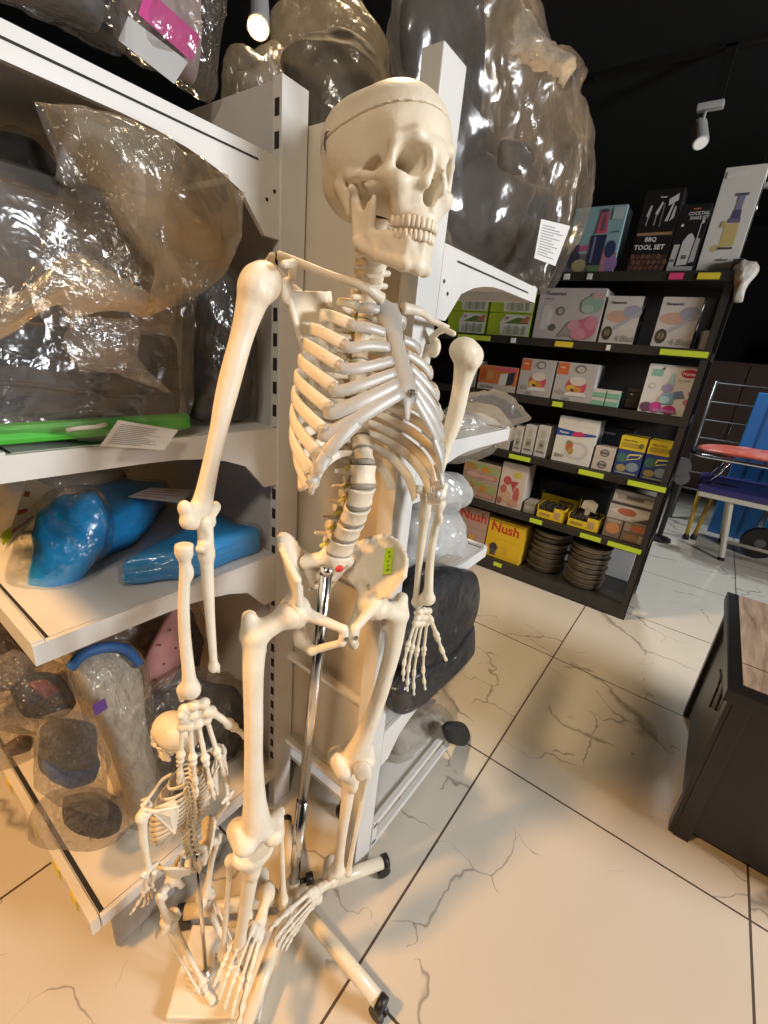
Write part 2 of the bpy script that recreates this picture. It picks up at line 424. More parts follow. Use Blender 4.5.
def b_scapula():   # left, thorax coordinates with z from the ground - 1300
    g = Sdf((60, -50, -60), (190, 100, 140), 2.0)
    gl, sup, inf, med = (146, 16, 82), (84, 74, 116), (98, 82, -42), (76, 84, 60)
    c = (104, 72, 50)
    for q in ((gl, sup, c), (sup, med, c), (med, inf, c), (inf, gl, c)): g.add(g.tri(*q, 2.2), 2)
    g.add(g.cap(inf, (140, 24, 72), 5, 5.5), 4); g.add(g.cap(sup, med, 3.4), 3); g.add(g.cap(med, inf, 3.4, 4.5), 3)
    g.add(g.ell((147, 14, 82), (8, 13, 18)), 6)
    g.add(g.tri((76, 86, 84), (132, 62, 92), (140, 66, 112), 2.6), 3); g.add(g.cap((78, 90, 86), (150, 62, 118), 4.5, 6), 4)
    g.add(g.cap((150, 60, 118), (172, 26, 124), 7, 7, (1, 1, 1.6)), 4); g.add(g.cap((172, 26, 124), (166, 4, 124), 7, 5, (1, 1, 1.6)), 4)
    g.add(g.cap((138, 14, 98), (136, -14, 106), 6, 5.5), 4); g.add(g.cap((136, -14, 106), (146, -32, 94), 5.5, 5), 4)
    return g.mesh('shoulder_blade', M_BONE)
def b_femur():     # left: head at origin, knee centre at (0,0,-440); shaft lies to +x
    g = Sdf((-46, -46, -462), (84, 50, 34), 2.6)
    g.D = g.ell((0, 0, 0), (23.5, 23.5, 23.5))
    g.add(g.cap((6, 1, -3), (44, 4, -30), 15, 19), 8); g.add(g.cap((52, 8, -34), (58, 12, -4), 17, 11), 10)
    g.add(g.ell((36, 14, -66), (12, 12, 14)), 10)
    g.chain([(49, 4, -40), (45, -5, -110), (36, -9, -190), (27, -9, -265), (14, -6, -350), (4, -2, -405)], [18, 15, 14, 14.2, 18, 25], 10)
    for s in (-1, 1): g.add(g.cap((s*23, -12, -424), (s*24, 16, -424), 19, 20), 9); g.add(g.ell((s*33, 2, -410), (11, 16, 16)), 8)
    g.sub(g.ell((0, 24, -442), (8, 22, 20)), 5); g.sub(g.cap((0, -40, -400), (0, -38, -440), 11), 6)
    return g.mesh('femur', M_BONE)
def b_tibia():     # plateau centre at origin, ankle at (0,0,-360)
    g = Sdf((-48, -42, -386), (48, 46, 12), 2.4)
    g.D = np.maximum(g.ell((0, 0, -8), (39, 26, 20)), g.P[..., 2]-1)
    g.add(g.ell((0, -20, -42), (10, 9, 20)), 8); g.chain([(0, 0, -24), (-1, -1, -70), (-2, -2, -130), (-2, 0, -250), (-2, 0, -310), (-2, 0, -346)], [24, 16.5, 14, 11.5, 13, 18], 10)
    g.add(g.ell((-2, 0, -350), (24, 19, 14)), 8); g.add(g.cap((-20, -2, -352), (-22, -2, -368), 9, 6), 5)
    return g.mesh('tibia', M_BONE)
def b_fibula():
    g = Sdf((-16, -16, -368), (16, 16, 18), 2.0)
    g.D = g.ell((0, 0, 0), (11, 11, 14)); g.chain([(0, 0, -8), (0, 0, -60), (0, 0, -180), (0, 0, -290), (0, 0, -345)], [7.5, 5.8, 5.8, 6, 9.5], 6); g.add(g.ell((0, 0, -346), (8.5, 11, 16)), 5)
    return g.mesh('fibula', M_BONE)
def b_humerus():   # left: head centre at origin (faces -x), elbow centre (0,0,-310)
    g = Sdf((-44, -34, -334), (48, 34, 34), 2.2)
    g.D = g.ell((-2, 0, 2), (24, 24, 24)); g.add(g.ell((17, -2, -6), (15, 18, 20)), 8); g.add(g.ell((6, -17, -12), (8, 8, 12)), 5)
    g.sub(g.cap((15, -26, 4), (14, -24, -50), 3.6), 4)
    g.chain([(8, 0, -18), (9, 0, -60), (9, 0, -110), (7, 0, -160), (4, 0, -220), (1, 0, -262), (0, 0, -288)], [20, 15, 13, 12, 10.8, 12, 14], 10); g.add(g.ell((13, -2, -125), (8, 8, 40)), 14)
    g.add(g.cap((-22, 2, -294), (22, 0, -294), 10, 9), 8); g.add(g.cap((-16, -3, -308), (18, -3, -306), 11, 12), 5); g.add(g.ell((-30, 5, -290), (9, 8, 9)), 5); g.add(g.ell((27, 2, -290), (8, 8, 9)), 5)
    g.sub(g.ell((-4, 14, -286), (11, 9, 11)), 3); g.sub(g.cap((-4, -22, -309), (-4, 20, -309), 2.), 6)
    return g.mesh('humerus', M_BONE)
def b_radius():
    g = Sdf((-26, -22, -256), (26, 22, 8), 1.8)
    g.D = np.maximum(g.ell((0, 0, -6), (13, 13, 16)), g.P[..., 2]-1); g.add(g.ell((-5, 3, -40), (6, 6, 11)), 7); g.chain([(0, 0, -12), (0, 0, -34), (4, 0, -90), (4, 0, -140), (1, 0, -190), (0, 0, -218)], [8.5, 7.6, 8.2, 8.6, 9.4, 11.5], 6)
    g.add(g.ell((0, 0, -226), (17, 12, 15)), 9); g.add(g.cap((12, 0, -226), (13, 0, -243), 8, 4.5), 5)
    return g.mesh('radius', M_BONE)
def b_ulna():
    g = Sdf((-22, -30, -256), (22, 26, 36), 1.8)
    g.D = g.cap((0, 8, 22), (0, 4, -30), 11, 11); g.add(g.cap((0, 2, -14), (0, -14, -10), 9, 7), 5); g.sub(g.cap((-22, -12, 6), (22, -12, 6), 11), 3)
    g.chain([(0, 4, -26), (0, 2, -80), (0, 0, -130), (0, 0, -190), (0, 0, -228)], [10, 8.6, 7.5, 6.4, 6.2], 7); g.add(g.ell((0, 0, -236), (9, 9, 10)), 5); g.add(g.cap((-4, 4, -238), (-5, 5, -250), 4, 2.6), 3)
    return g.mesh('ulna', M_BONE)
def b_patella():
    g = Sdf((-26, -14, -26), (26, 14, 26), 1.8); g.D = g.ell((0, 0, 2), (20, 9, 20)); g.add(g.ell((0, 1, -14), (9, 6, 9)), 6); return g.mesh('kneecap', M_BONE)

def rx_(a): c, s = math.cos(a), math.sin(a); return np.array([[1, 0, 0], [0, c, -s], [0, s, c]])
def finger_chain(base, aim, lens, curl, side=None):
    """joint positions; curl bends towards +y (the palm)"""
    p = np.array(base, float); d = np.array(aim, float); d /= np.linalg.norm(d); out = [p]
    ax = np.cross(d, (0, 1, 0)); ax /= np.linalg.norm(ax)
    for L, c in zip(lens, curl):
        K = np.array([[0, -ax[2], ax[1]], [ax[2], 0, -ax[0]], [-ax[1], ax[0], 0]])
        d = (np.eye(3)+math.sin(c)*K+(1-math.cos(c))*K@K) @ d; p = p+d*L; out.append(p)
    return out
HAND = [((15, 0, -30), (21, -1, -94), (40, 24, 17)), ((4, -2, -31), (5, -4, -96), (45, 28, 18)), ((-6, -2, -30), (-10, -3, -88), (41, 27, 18)), ((-15, 0, -28), (-24, 0, -80), (33, 19, 16))]
def b_hand(curls, thumb, spread=1.):   # left hand seen from its back: dorsum -y, thumb +x, fingers -z
    g = Sdf((-50, -34, -104), (60, 34, 12), 1.7)
    for i, (x, y, z, r) in enumerate([(15, 0, -5, 8.5), (3, 0, -4, 8.5), (-9, 1, -6, 8), (-14, -4, -10, 5.5), (18, -2, -19, 8), (9, 0, -20, 7), (0, 0, -19, 8.5), (-11, 0, -20, 8)]):
        g.add(g.ell((x, y, z), (r, r*.85, r*.95)), 1.5)
    tips = []
    for a, b, _ in HAND: g.bone(a, b, 6.2, 3.3, 6.2)
    t0, t1 = np.array((20, 2, -20.)), np.array(thumb[0], float)
    g.bone(t0, t1, 7.6, 4.8, 7.4)
    palm = g.mesh('palm', M_BONE); fing = []
    for i, (a, b, ls) in enumerate(HAND):
        d = (np.array(b)-np.array(a)); d[0] *= spread
        pts = finger_chain(np.array(b)+d/np.linalg.norm(d)*3, d, ls, curls[i]); fing.append((pts, 5.2))
    fing.append((finger_chain(t1+(t1-t0)/np.linalg.norm(t1-t0)*3, t1-t0, (35, 27), thumb[1]), 6.6))
    out = []
    for pts, r in fing:
        Q = np.array(pts); h = Sdf(Q.min(0)-9, Q.max(0)+9, 1.6)
        for j in range(len(pts)-1):
            rr = r*(1-.13*j); h.bone(pts[j]+(pts[j+1]-pts[j])*.03, pts[j+1]-(pts[j+1]-pts[j])*.05, rr, rr*.56, rr*(.84 if j < len(pts)-2 else .6), 3)
        out.append(h.mesh('finger', M_BONE))
    return palm, out
def b_foot(droop=.25):   # left foot: ankle at origin, toes -y, inner side -x
    g = Sdf((-50, -150, -92), (52, 84, 16), 2.2)
    g.D = g.ell((0, -2, -12), (19, 24, 15)); g.add(g.cap((0, -14, -16), (-6, -34, -24), 12, 11), 5)
    g.add(g.cap((3, 14, -36), (4, 56, -48), 16, 20), 8)
    for x, y, z, r in ((-9, -44, -30, 13), (-17, -60, -36, 10), (-6, -61, -33, 9), (4, -60, -35, 9), (18, -40, -46, 13)): g.add(g.ell((x, y, z), (r, r*1.1, r)), 3)
    B = [((-20, -66, -40), (-28, -126, -66)), ((-8, -68, -36), (-11, -136, -64)), ((3, -67, -38), (4, -132, -66)), ((14, -60, -46), (18, -124, -69)), ((24, -54, -54), (31, -112, -73))]
    R = [(9, 5.6, 9), (6.4, 3.4, 6.4), (6, 3.2, 6), (6, 3.2, 6), (6.4, 3.4, 6)]
    for (a, b), (r0, r1, r2) in zip(B, R): g.bone(a, b, r0, r1, r2)
    body = g.mesh('instep', M_BONE); toes = []
    for i, ((a, b), (r0, r1, r2)) in enumerate(zip(B, R)):
        d = np.array(b, float)-np.array(a); d[2] *= .45; d /= np.linalg.norm(d); p = np.array(b, float)+d*4
        ls = (30, 23) if i == 0 else (25-2*i, 12, 10); pts = [p]
        for j, L in enumerate(ls): pts.append(pts[-1]+np.array((d[0], d[1], d[2]-.10+.1*j))*L)
        Q = np.array(pts); h = Sdf(Q.min(0)-11, Q.max(0)+11, 1.7)
        for j in range(len(pts)-1): rr = r2*(.85-.1*j); h.bone(pts[j], pts[j+1], rr, rr*.6, rr*.8, 3)
        toes.append(h.mesh('toe', M_BONE))
    return body, toes

# ---------------- rib cage (thorax coordinates in mm, z from the ground of a 1.7 m figure)
def spine_y(z):
    return float(np.interp(z, [985, 1020, 1060, 1100, 1160, 1220, 1290, 1350, 1402, 1430, 1470, 1520, 1555], [6, -4, -10, -8, 10, 30, 38, 36, 26, 16, 6, 4, 4]))
T_Z = [1402-21.5*i for i in range(12)]
RW = [58, 86, 104, 114, 121, 126, 129, 130, 128, 122, 108, 80]
RD = [22, 40, 56, 68, 78, 86, 94, 102, 106, 104, 84, 48]
RE = [(44, -14), (66, -40), (82, -54), (92, -62), (100, -66), (106, -64), (111, -56), (115, -44), (116, -30), (111, -14), (102, 6), (78, 46)]
STERN = [(20, -38, 1378), (18, -52, 1341), (17, -63, 1316), (17, -73, 1294), (17, -81, 1275), (15, -87, 1258), (12, -91, 1246)]
RF = [-36, -62, -82, -94, -100, -104, -104, -100, -90, -74, -40, 0]
def rib_path(i):
    z0 = T_Z[i]; y0 = spine_y(z0); w, d = RW[i], RD[i]; ex = RE[i][0]
    yb = y0+(16 if i == 0 else 28 if i < 9 else 20); yc, A = (yb+RF[i])/2, (yb-RF[i])/2
    th0 = .42; th1 = PI-math.asin(min(.98, ex/w)) if i < 10 else (1.75 if i == 10 else 1.25)
    P = [np.array(q, float) for q in ((16, y0+6, z0+3), (.55*w*math.sin(th0)+8, y0+.75*(yb-y0), z0+2))]
    for k in range(23):
        f = k/22; th = th0+(th1-th0)*f; P.append(np.array((w*math.sin(th), yc+A*math.cos(th), z0-d*(.5*f+.5*f*f))))
    return catmull(P[:3], 4)[:-1]+P[2:]
def b_rib(i):
    P = rib_path(i); n = len(P); rad = []
    for k in range(n):
        t = k/(n-1); tall = (4.4+3.9*min(1, t*2.0)) if i else 6.5
        if t > .9: tall *= 1+.12*(t-.9)/.1
        rad.append((2.9+.7*min(1, t*3) if i else 3.6, tall))
    V, F = sweep(P, rad, 12, sq=2.8); return np_mesh_poly('rib', np.array(V)*.001, F, M_BONE_RAW if False else M_BONE)
CART = {}
def b_cartilage(i):
    pr = rib_path(i); a = pr[-1].copy(); t = pr[-1]-pr[-3]; t /= np.linalg.norm(t); a = a-t*4
    if i < 7: e = np.array(STERN[i], float)
    else: e = CART[i-1][int(len(CART[i-1])*(.62 if i == 7 else .5))]+np.array((0, 1, -5.))
    mid = .5*(a+e)+np.array((4 if i > 2 else 0, -7, -9 if 2 < i else -2)); L = np.linalg.norm(e-a)
    P = catmull([a, a+t*min(12, L*.2), mid, e], 8); n = len(P); CART[i] = P
    V, F = sweep(P, [(4.6, 8.8-1.6*k/(n-1)+(1.6 if i > 4 else 0)) for k in range(n)], 12, sq=2.2)
    return np_mesh_poly('rib_cartilage', np.array(V)*.001, F, M_CART)
def b_sternum():
    g = Sdf((-40, -110, 1196), (40, -16, 1402), 2.0)
    g.D = g.cap((0, -36, 1380), (0, -52, 1346), 26, 17, (1, 3.6, 1)); g.add(g.cap((0, -54, 1336), (0, -90, 1250), 15, 18, (1, 2.4, 1)), 6)
    g.add(g.cap((0, -90, 1246), (0, -92, 1212), 11, 5, (1, 2.4, 1)), 5); g.sub(g.ell((0, -34, 1408), (14, 20, 12)), 4)
    return g.mesh('sternum', M_CART)
def b_clavicle():
    P = catmull([(20, -42, 1394), (55, -46, 1398), (100, -22, 1408), (140, 0, 1420), (164, 10, 1424)], 7); n = len(P)
    rad = [(np.interp(k/(n-1), [0, .12, .4, .75, 1], [8.5, 7.5, 5.6, 6.5, 9.5]), np.interp(k/(n-1), [0, .12, .4, .75, 1], [9.5, 8, 5.8, 5, 4.5])) for k in range(n)]
    V, F = sweep(P, rad, 12); return np_mesh_poly('collarbone', np.array(V)*.001, F, M_BONE)
# ================================================================ assemble the two skeleton models
BN = {}
def both(key, me):
    BN[key+'L'] = me; BN[key+'R'] = mirror_mesh(me, me.name)
def make_bones():
    BN['cranium'], BN['skullcap'] = b_skull(); BN['jaw'] = b_jaw()
    BN['teeth_up'] = teeth_mesh('upper_teeth', -34.5, -47.5, 29, 42, -58); BN['teeth_lo'] = teeth_mesh('lower_teeth', -48.2, -60, 27, 40, -58)
    both('hip', b_hip()); BN['sacrum'] = b_sacrum()
    for k in ('lumbar', 'thoracic', 'cervical'): BN[k] = b_vertebra(k)
    BN['disc_lumbar'] = lathe_mesh('disc', [(.020, -.004), (.0245, -.003), (.0255, 0), (.0245, .003), (.020, .004)], M_DISC, 1, .74)
    BN['disc_thoracic'] = lathe_mesh('disc', [(.012, -.003), (.0158, -.002), (.0162, 0), (.0158, .002), (.012, .003)], M_DISC, 1, .92)
    b = MB()
    for s in (-1, 1): b.tube([(s*.008, .016, -.012), (s*.018, .019, -.013), (s*.026, .018, -.017)], [.003, .0034, .0026], 8)
    BN['nerve'] = np_mesh_poly('nerve_roots', b.v, b.f, M_NERVE)
    both('scap', b_scapula()); both('fem', b_femur()); both('tib', b_tibia()); both('fib', b_fibula()); both('hum', b_humerus())
    both('rad', b_radius()); both('uln', b_ulna()); BN['patella'] = b_patella()
    for i in range(12): both('rib%d' % i, b_rib(i))
    for i in range(10): both('cart%d' % i, b_cartilage(i))
    BN['sternum'] = b_sternum(); both('clav', b_clavicle())
    p, f = b_hand([(.10, .22, .14), (.06, .20, .12), (.10, .18, .12), (.16, .22, .12)], ((44, 6, -60), (-.06, .12)))
    BN['handR'] = p; BN['fingersR'] = f; BN['handL'] = mirror_mesh(p, 'palm'); BN['fingersL'] = [mirror_mesh(q, 'finger') for q in f]
    p, t = b_foot(); both('foot', p); BN['toesL'] = t; BN['toesR'] = [mirror_mesh(q, 'toe') for q in t]
def V3(M, p): return np.array(M @ Vector([float(q) for q in p]))
def Tr(*p): return Matrix.Translation(p)

def assemble(root, po):
    k = po.get('scale', 1.); TH, PE, SK = po['thorax'], po['pelvis'], po['skull']
    S = Matrix.Scale(k, 4)
    cr = link('skull', BN['cranium'], root, SK)
    for n, key in (('skullcap', 'skullcap'), ('jaw', 'jaw'), ('upper_teeth', 'teeth_up')): link(n, BN[key], cr, SK)
    link('lower_teeth', BN['teeth_lo'], cr, SK)
    if k == 1:
        from mathutils.bvhtree import BVHTree
        me = BN['cranium']; bv = BVHTree.FromPolygons([v.co for v in me.vertices], [tuple(q.vertices) for q in me.polygons])
        for sg in (-1, 1):
            hk = []
            for hz in (.034, .039, .044): hk.append(bv.ray_cast(Vector((sg*.2, .030, hz)), Vector((-sg, 0, 0)))[0]+Vector((sg*.0012, 0, 0)))
            hk.append(hk[-1]+Vector((sg*.001, -.002, .005))); hk.append(hk[-1]+Vector((-sg*.001, -.006, .004)))
            MB().tube([Vector(q) for q in hk], .0016, 8).build('skullcap_hook', M_SCREW, cr, SK, smooth=True)
    # ---- rib cage
    THS = {q: TH @ Matrix.Diagonal((w_, 1, 1, 1)) for q, w_ in zip('LR', po.get('rib_width', (1, 1)))}
    st = link('breastbone', BN['sternum'], root, TH)
    for i in range(12):
        for s in 'LR': link('rib', BN['rib%d%s' % (i, s)], root, THS[s])
    for i in range(10):
        for s in 'LR': link('rib_cartilage', BN['cart%d%s' % (i, s)], st, THS[s])
    if k == 1:
        MB().lathe([(.0015, 0), (.006, .001), (.006, .004), (.003, .006), (.003, .010), (.001, .011)], 10, Tr(0, -.0965, 1.246) @ Matrix.Rotation(PI/2, 4, 'X')).build('breastbone_screw', M_SCREW, st, TH)
    for s in 'LR':
        so = po.get('scap'+s, TH)
        link('shoulder_blade', BN['scap'+s], root, so @ Tr(0, 0, 1.3)); link('collarbone', BN['clav'+s], root, po.get('clav'+s, TH))
    # ---- spine: thoracic column in the rib cage, then curves to the sacrum and the skull base
    def up_of(M, p, q): d = V3(M, q)-V3(M, p); return d/np.linalg.norm(d)
    xT = V3(TH, (1, 0, 0))-V3(TH, (0, 0, 0)); xP = V3(PE, (1, 0, 0))-V3(PE, (0, 0, 0)); xS = V3(SK, (1, 0, 0))-V3(SK, (0, 0, 0))
    def vert(kind, pos, z, x, sc=(1, 1, 1), disc=None, red=False):
        M = frame(pos, x=x, z=z, s=[k*q for q in sc]); v = link('vertebra', BN[kind], root, M)
        if disc:
            d = link('disc', BN['disc_'+disc], v, M @ Tr(0, 0, -(.0165 if disc == 'lumbar' else .0108)/1))
            n = link('nerve_root', BN['nerve'], v, M)
        return v
    for i in range(12):
        z = T_Z[i]; p = (0, spine_y(z)*.001, z*.001); f = .80+.20*i/11
        u = up_of(TH, (0, spine_y(z-8)*.001, (z-8)*.001), (0, spine_y(z+8)*.001, (z+8)*.001))
        vert('thoracic', V3(TH, p), u, xT, (f, f, 1), 'thoracic')
    # lumbar
    a = V3(TH, (0, spine_y(1166)*.001, 1.1545)); ua = up_of(TH, (0, .010, 1.154), (0, .016, 1.18))
    b = V3(PE, (0, .016, .1065)); ub = up_of(PE, (0, .018, .09), (0, .010, .112))
    def bez(t, p0, p1, p2, p3): return (1-t)**3*p0+3*t*(1-t)**2*p1+3*t*t*(1-t)*p2+t**3*p3
    L = np.linalg.norm(a-b)
    ctl = (a, a-ua*L*.35, b+ub*L*.35, b)
    for i in range(5):
        t = (i+.5)/5; p = bez(t, *ctl); u = bez(t-.06, *ctl)-bez(t+.06, *ctl); u /= np.linalg.norm(u)
        f = L/5/(.0325*k); x = xT*(1-t)+xP*t
        M = frame(p, x=x, z=u, s=(k*(.86+.03*i), k*(.86+.03*i), k*min(1.15, f))); v = link('vertebra', BN['lumbar'], root, M)
        d = link('disc', BN['disc_lumbar'], v, M @ Tr(0, 0, -.0160)); link('nerve_root', BN['nerve'], v, M @ Matrix.Scale(1.15, 4))
        if i == 4 and k == 1:
            bb = MB(); bmx = bmesh.new(); bmesh.ops.create_icosphere(bmx, subdivisions=2, radius=.007); bb.bm(bmx, 0, M @ Tr(-.020, .013, -.014) @ Matrix.Diagonal((1.15, .9, .9, 1)))
            bb.build('bulging_disc', M_RED, v, Matrix.Identity(4), smooth=True)
        if i == 0:
            link('disc', BN['disc_lumbar'], v, M @ Tr(0, 0, .0175) @ Matrix.Scale(.92, 4))
    # neck
    a = V3(TH, (0, spine_y(1413)*.001, 1.413)); ua = up_of(TH, (0, .026, 1.402), (0, .018, 1.425))
    b = V3(SK, (0, .002, -.020)); ub = up_of(SK, (0, 0, 0), (0, -.1, 1)); L = np.linalg.norm(b-a); ctl = (a, a+ua*L*.35, b-ub*L*.35, b)
    for i in range(7):
        t = (i+.5)/7; p = bez(t, *ctl); u = bez(t+.06, *ctl)-bez(t-.06, *ctl); u /= np.linalg.norm(u)
        vert('cervical', p, u, xT*(1-t)+xS*t, (1.08, 1.05, min(1.5, L/7/(.0168*k))))
    # ---- pelvis
    for s in 'LR': link('hip_bone', BN['hip'+s], root, PE)
    sa = link('sacrum', BN['sacrum'], root, PE)
    if k == 1:
        for s in (-1, 1):
            MB().lathe([(.002, 0), (.0045, .001), (.0045, .003), (.002, .005)], 8, Tr(s*.010, -.071, -.03) @ Matrix.Rotation(PI/2, 4, 'X')).build('pelvis_screw', M_SCREW, sa, PE)
            MB().lathe([(.002, 0), (.0045, .001), (.0045, .003), (.002, .005)], 8, Tr(s*.062, -.008, .045) @ Matrix.Rotation(PI/2, 4, 'X')).build('pelvis_screw', M_SCREW, sa, PE)
    # ---- limbs
    def limb(name, key, a, b, L, x, off=(0, 0, 0), par=None, wide=1.):
        a = np.array(a); b = np.array(b); M = frame(a, x=x, z=a-b, s=(k*wide, k*wide, np.linalg.norm(b-a)/L))
        return link(name, BN[key], par or root, M @ Tr(*off)), M
    for s, sg in (('L', 1), ('R', -1)):
        j = po[s]
        limb('humerus', 'hum'+s, j['sh'], j['el'], .305, j.get('x_arm', xT), wide=j.get('fat', 1.))
        limb('radius', 'rad'+s, j['rad'][0], j['rad'][1], .238, j['x_fore']); limb('ulna', 'uln'+s, j['uln'][0], j['uln'][1], .238, j['x_fore'])
        H = j['hand']; h = link('hand', BN['hand'+s], root, H)
        for q in BN['fingers'+s]: link('finger', q, h, H)
        limb('femur', 'fem'+s, j['hip'], j['knee'], .435, j.get('x_leg', xP), wide=j.get('fat_leg', 1.)); tb, M = limb('tibia', 'tib'+s, j['tib'][0], j['tib'][1], .360, j.get('x_shin', xP))
        if j.get('fib') is not None: limb('fibula', 'fib'+s, j['fib'][0], j['fib'][1], .345, j.get('x_shin', xP))
        if j.get('patella') is not None: link('kneecap', BN['patella'], root, j['patella'])
        if j.get('foot') is not None:
            F = j['foot']; f = link('foot', BN['foot'+s], root, F)
            for q in BN['toes'+s]: link('toe', q, f, F)

def reach(P, px, L, far=True):
    """point on the sight line of px lying L away from P (or the closest point to that)"""
    d = ray(*px); P = np.array(P, float)-EYEP; A = d @ d; B = d @ P; c = P @ P-L*L; q = B*B-A*c
    t = B/A if q < 0 else (B+(1 if far else -1)*math.sqrt(q))/A
    return EYEP+d*t
make_bones()

# ---------------------------------------------------------------- the life-size one
SKEL = empty('human_skeleton', (.517, .525, 0), 'life-size cream plastic human skeleton hanging on a chrome pole in front of the white shelves', 'skeleton')
xl = np.array((.92, -.36, -.12)); xl /= np.linalg.norm(xl)
upT = np.array((.14, .09, .985))
po = {}


def rotv(w):
    w = np.array(w); th = np.linalg.norm(w); return Matrix.Rotation(th, 4, Vector((w/th).tolist()))
TH = Tr(.540, .424, 1.246) @ rotv((-.287, .233, -.29)) @ Matrix.Scale(.99, 4) @ Tr(0, -.010, -1.155)
po['thorax'] = TH; po['rib_width'] = (.91, 1.06)
po['skull'] = Tr(.546, .434, 1.606) @ rotv((.02, .02, -.25)) @ Matrix.Scale(1.01, 4)
po['pelvis'] = Tr(.550, .475, .948) @ rotv((-.129, .12, -.36)) @ Matrix.Scale(.98, 4) @ Tr(0, -.07, -.03) @ Matrix.Rotation(.07, 4, 'Y') @ Tr(0, .07, .03)
eye_ = Tr(0, 0, EYE); po['pelvis'] = eye_ @ Matrix.Scale(.955, 4) @ eye_.inverted() @ po['pelvis']
PE = po['pelvis']
gl_ = Tr(-.146, .016, 1.382)
po['scapR'] = TH @ gl_ @ Matrix.Rotation(-.50, 4, 'Z') @ gl_.inverted()
R, L = {}, {}
right_ = RT; toward = -_fw
# arms
R['sh'] = at(262, 283, .60); R['el'] = at(198, 519, .64); R['x_arm'] = xl*.6+_fw*.8
R['rad'] = (at(184, 545, .62), at(190, 697, .70)); R['uln'] = (at(204, 538, .635), at(214, 668, .715)); R['x_fore'] = right_
wr = at(191, 704, .70); tip = at(216, 835, .80)
R['hand'] = frame(wr, x=right_*.9+_fw*.45, z=wr-tip, s=(1.2, 1.2, 1.2))
L['sh'] = at(465, 352, .70); L['el'] = reach(L['sh'], (432, 494), .265); L['x_arm'] = xl
e = L['el']; w0 = reach(e, (424, 604), .245)
L['rad'] = (e+np.array((.012, -.012, -.012)), w0+RT*.006); L['uln'] = (e+np.array((-.010, .006, -.012)), w0-RT*.018+_fw*.01); L['x_fore'] = -RT
w1 = w0+np.array((0, 0, -.012)); tip = reach(w1, (409, 694), .19)
L['hand'] = frame(w1, x=-RT*.8-_fw*.45, z=w1-tip)
# legs
for s, sg, J, hp in (('L', 1, L, (382, 606)), ('R', -1, R, (291, 628))):
    J['hip'] = V3(PE, (sg*.094, -.004, -.004))
R['knee'] = reach(R['hip'], (256, 838), .43); L['knee'] = reach(L['hip'], (352, 762), .43)
kr = R['knee']+np.array((0, 0, -.012)); kl = L['knee']+np.array((0, 0, -.012))
R['tib'] = (at(253, 850, float((kr-EYEP) @ _fw)), reach(kr, (237, 955), .36))
L['tib'] = (kl, reach(kl, (338, 872), .36))
R['fib'] = (R['tib'][0]-RT*.042+np.array((0, 0, -.03)), R['tib'][1]-RT*.030)
L['fib'] = (L['tib'][0]+RT*.038+np.array((0, 0, -.03)), L['tib'][1]+RT*.026)
def foot_frame(ank, toe, dorsum, s=1.):
    y = np.array(ank)-np.array(toe); y /= np.linalg.norm(y); z = np.array(dorsum, float); z -= y*(y @ z); z /= np.linalg.norm(z); x = np.cross(y, z)
    M = np.eye(4); M[:3, 0], M[:3, 1], M[:3, 2], M[:3, 3] = x*s, y*s, z*s, ank; return Matrix(M.tolist())
la = L['tib'][1]+np.array((0, 0, -.02)); L['foot'] = foot_frame(la, reach(la, (303, 948), .19, far=False), toward*.8+RT*.5+np.array((0, 0, .25)))
ra = at(271, 888, 1.0); R['foot'] = foot_frame(ra, reach(ra, (252, 992), .19, far=False), toward*.8+RT*.4+np.array((0, 0, .25)))
for J, px in ((L, (362, 771)),):
    d = float((J['knee']-EYEP) @ _fw)
    J['patella'] = frame(at(*px, d-.045), x=RT, z=UP*.8+RT*.3)
R['fat_leg'] = 1.12; L['fat_leg'] = 1.2; R['fat'] = 1.05
po['R'], po['L'] = R, L
assemble(SKEL, po)
from mathutils.bvhtree import BVHTree
_me = BN['hipL']; _bv = BVHTree.FromPolygons([PE @ v.co for v in _me.vertices], [tuple(q.vertices) for q in _me.polygons])
hit, nor, _, _ = _bv.ray_cast(Vector(EYEP.tolist()), Vector(ray(390, 562).tolist()))
if hit:
    Ms = frame(np.array(hit)+np.array(nor)*.006, z=np.array(nor), x=RT*.97-UP*.12); bS = MB().box((-.0105, -.026, -.0004), (.0105, .026, .0004), 0)
    for q in range(5): bS.box((-.002+.0025*(q % 2), -.021+.009*q, .0004), (.006-.002*(q % 3), -.016+.009*q, .0007), 1)
    bS.build('price_sticker', None, SKEL, Ms, mats=[mat('sticker_lime', (.62, .86, .02), rough=.5), mat('sticker_ink', (.25, .34, .02), rough=.6)])
# the stray shin bone that the right foot hangs on
f0 = at(280, 812, .955); f1 = at(284, 900, 1.02)
link('fibula', BN['fibR'], SKEL, frame(f0, x=RT, z=f0-f1, s=(1, 1, np.linalg.norm(f1-f0)/.345)))
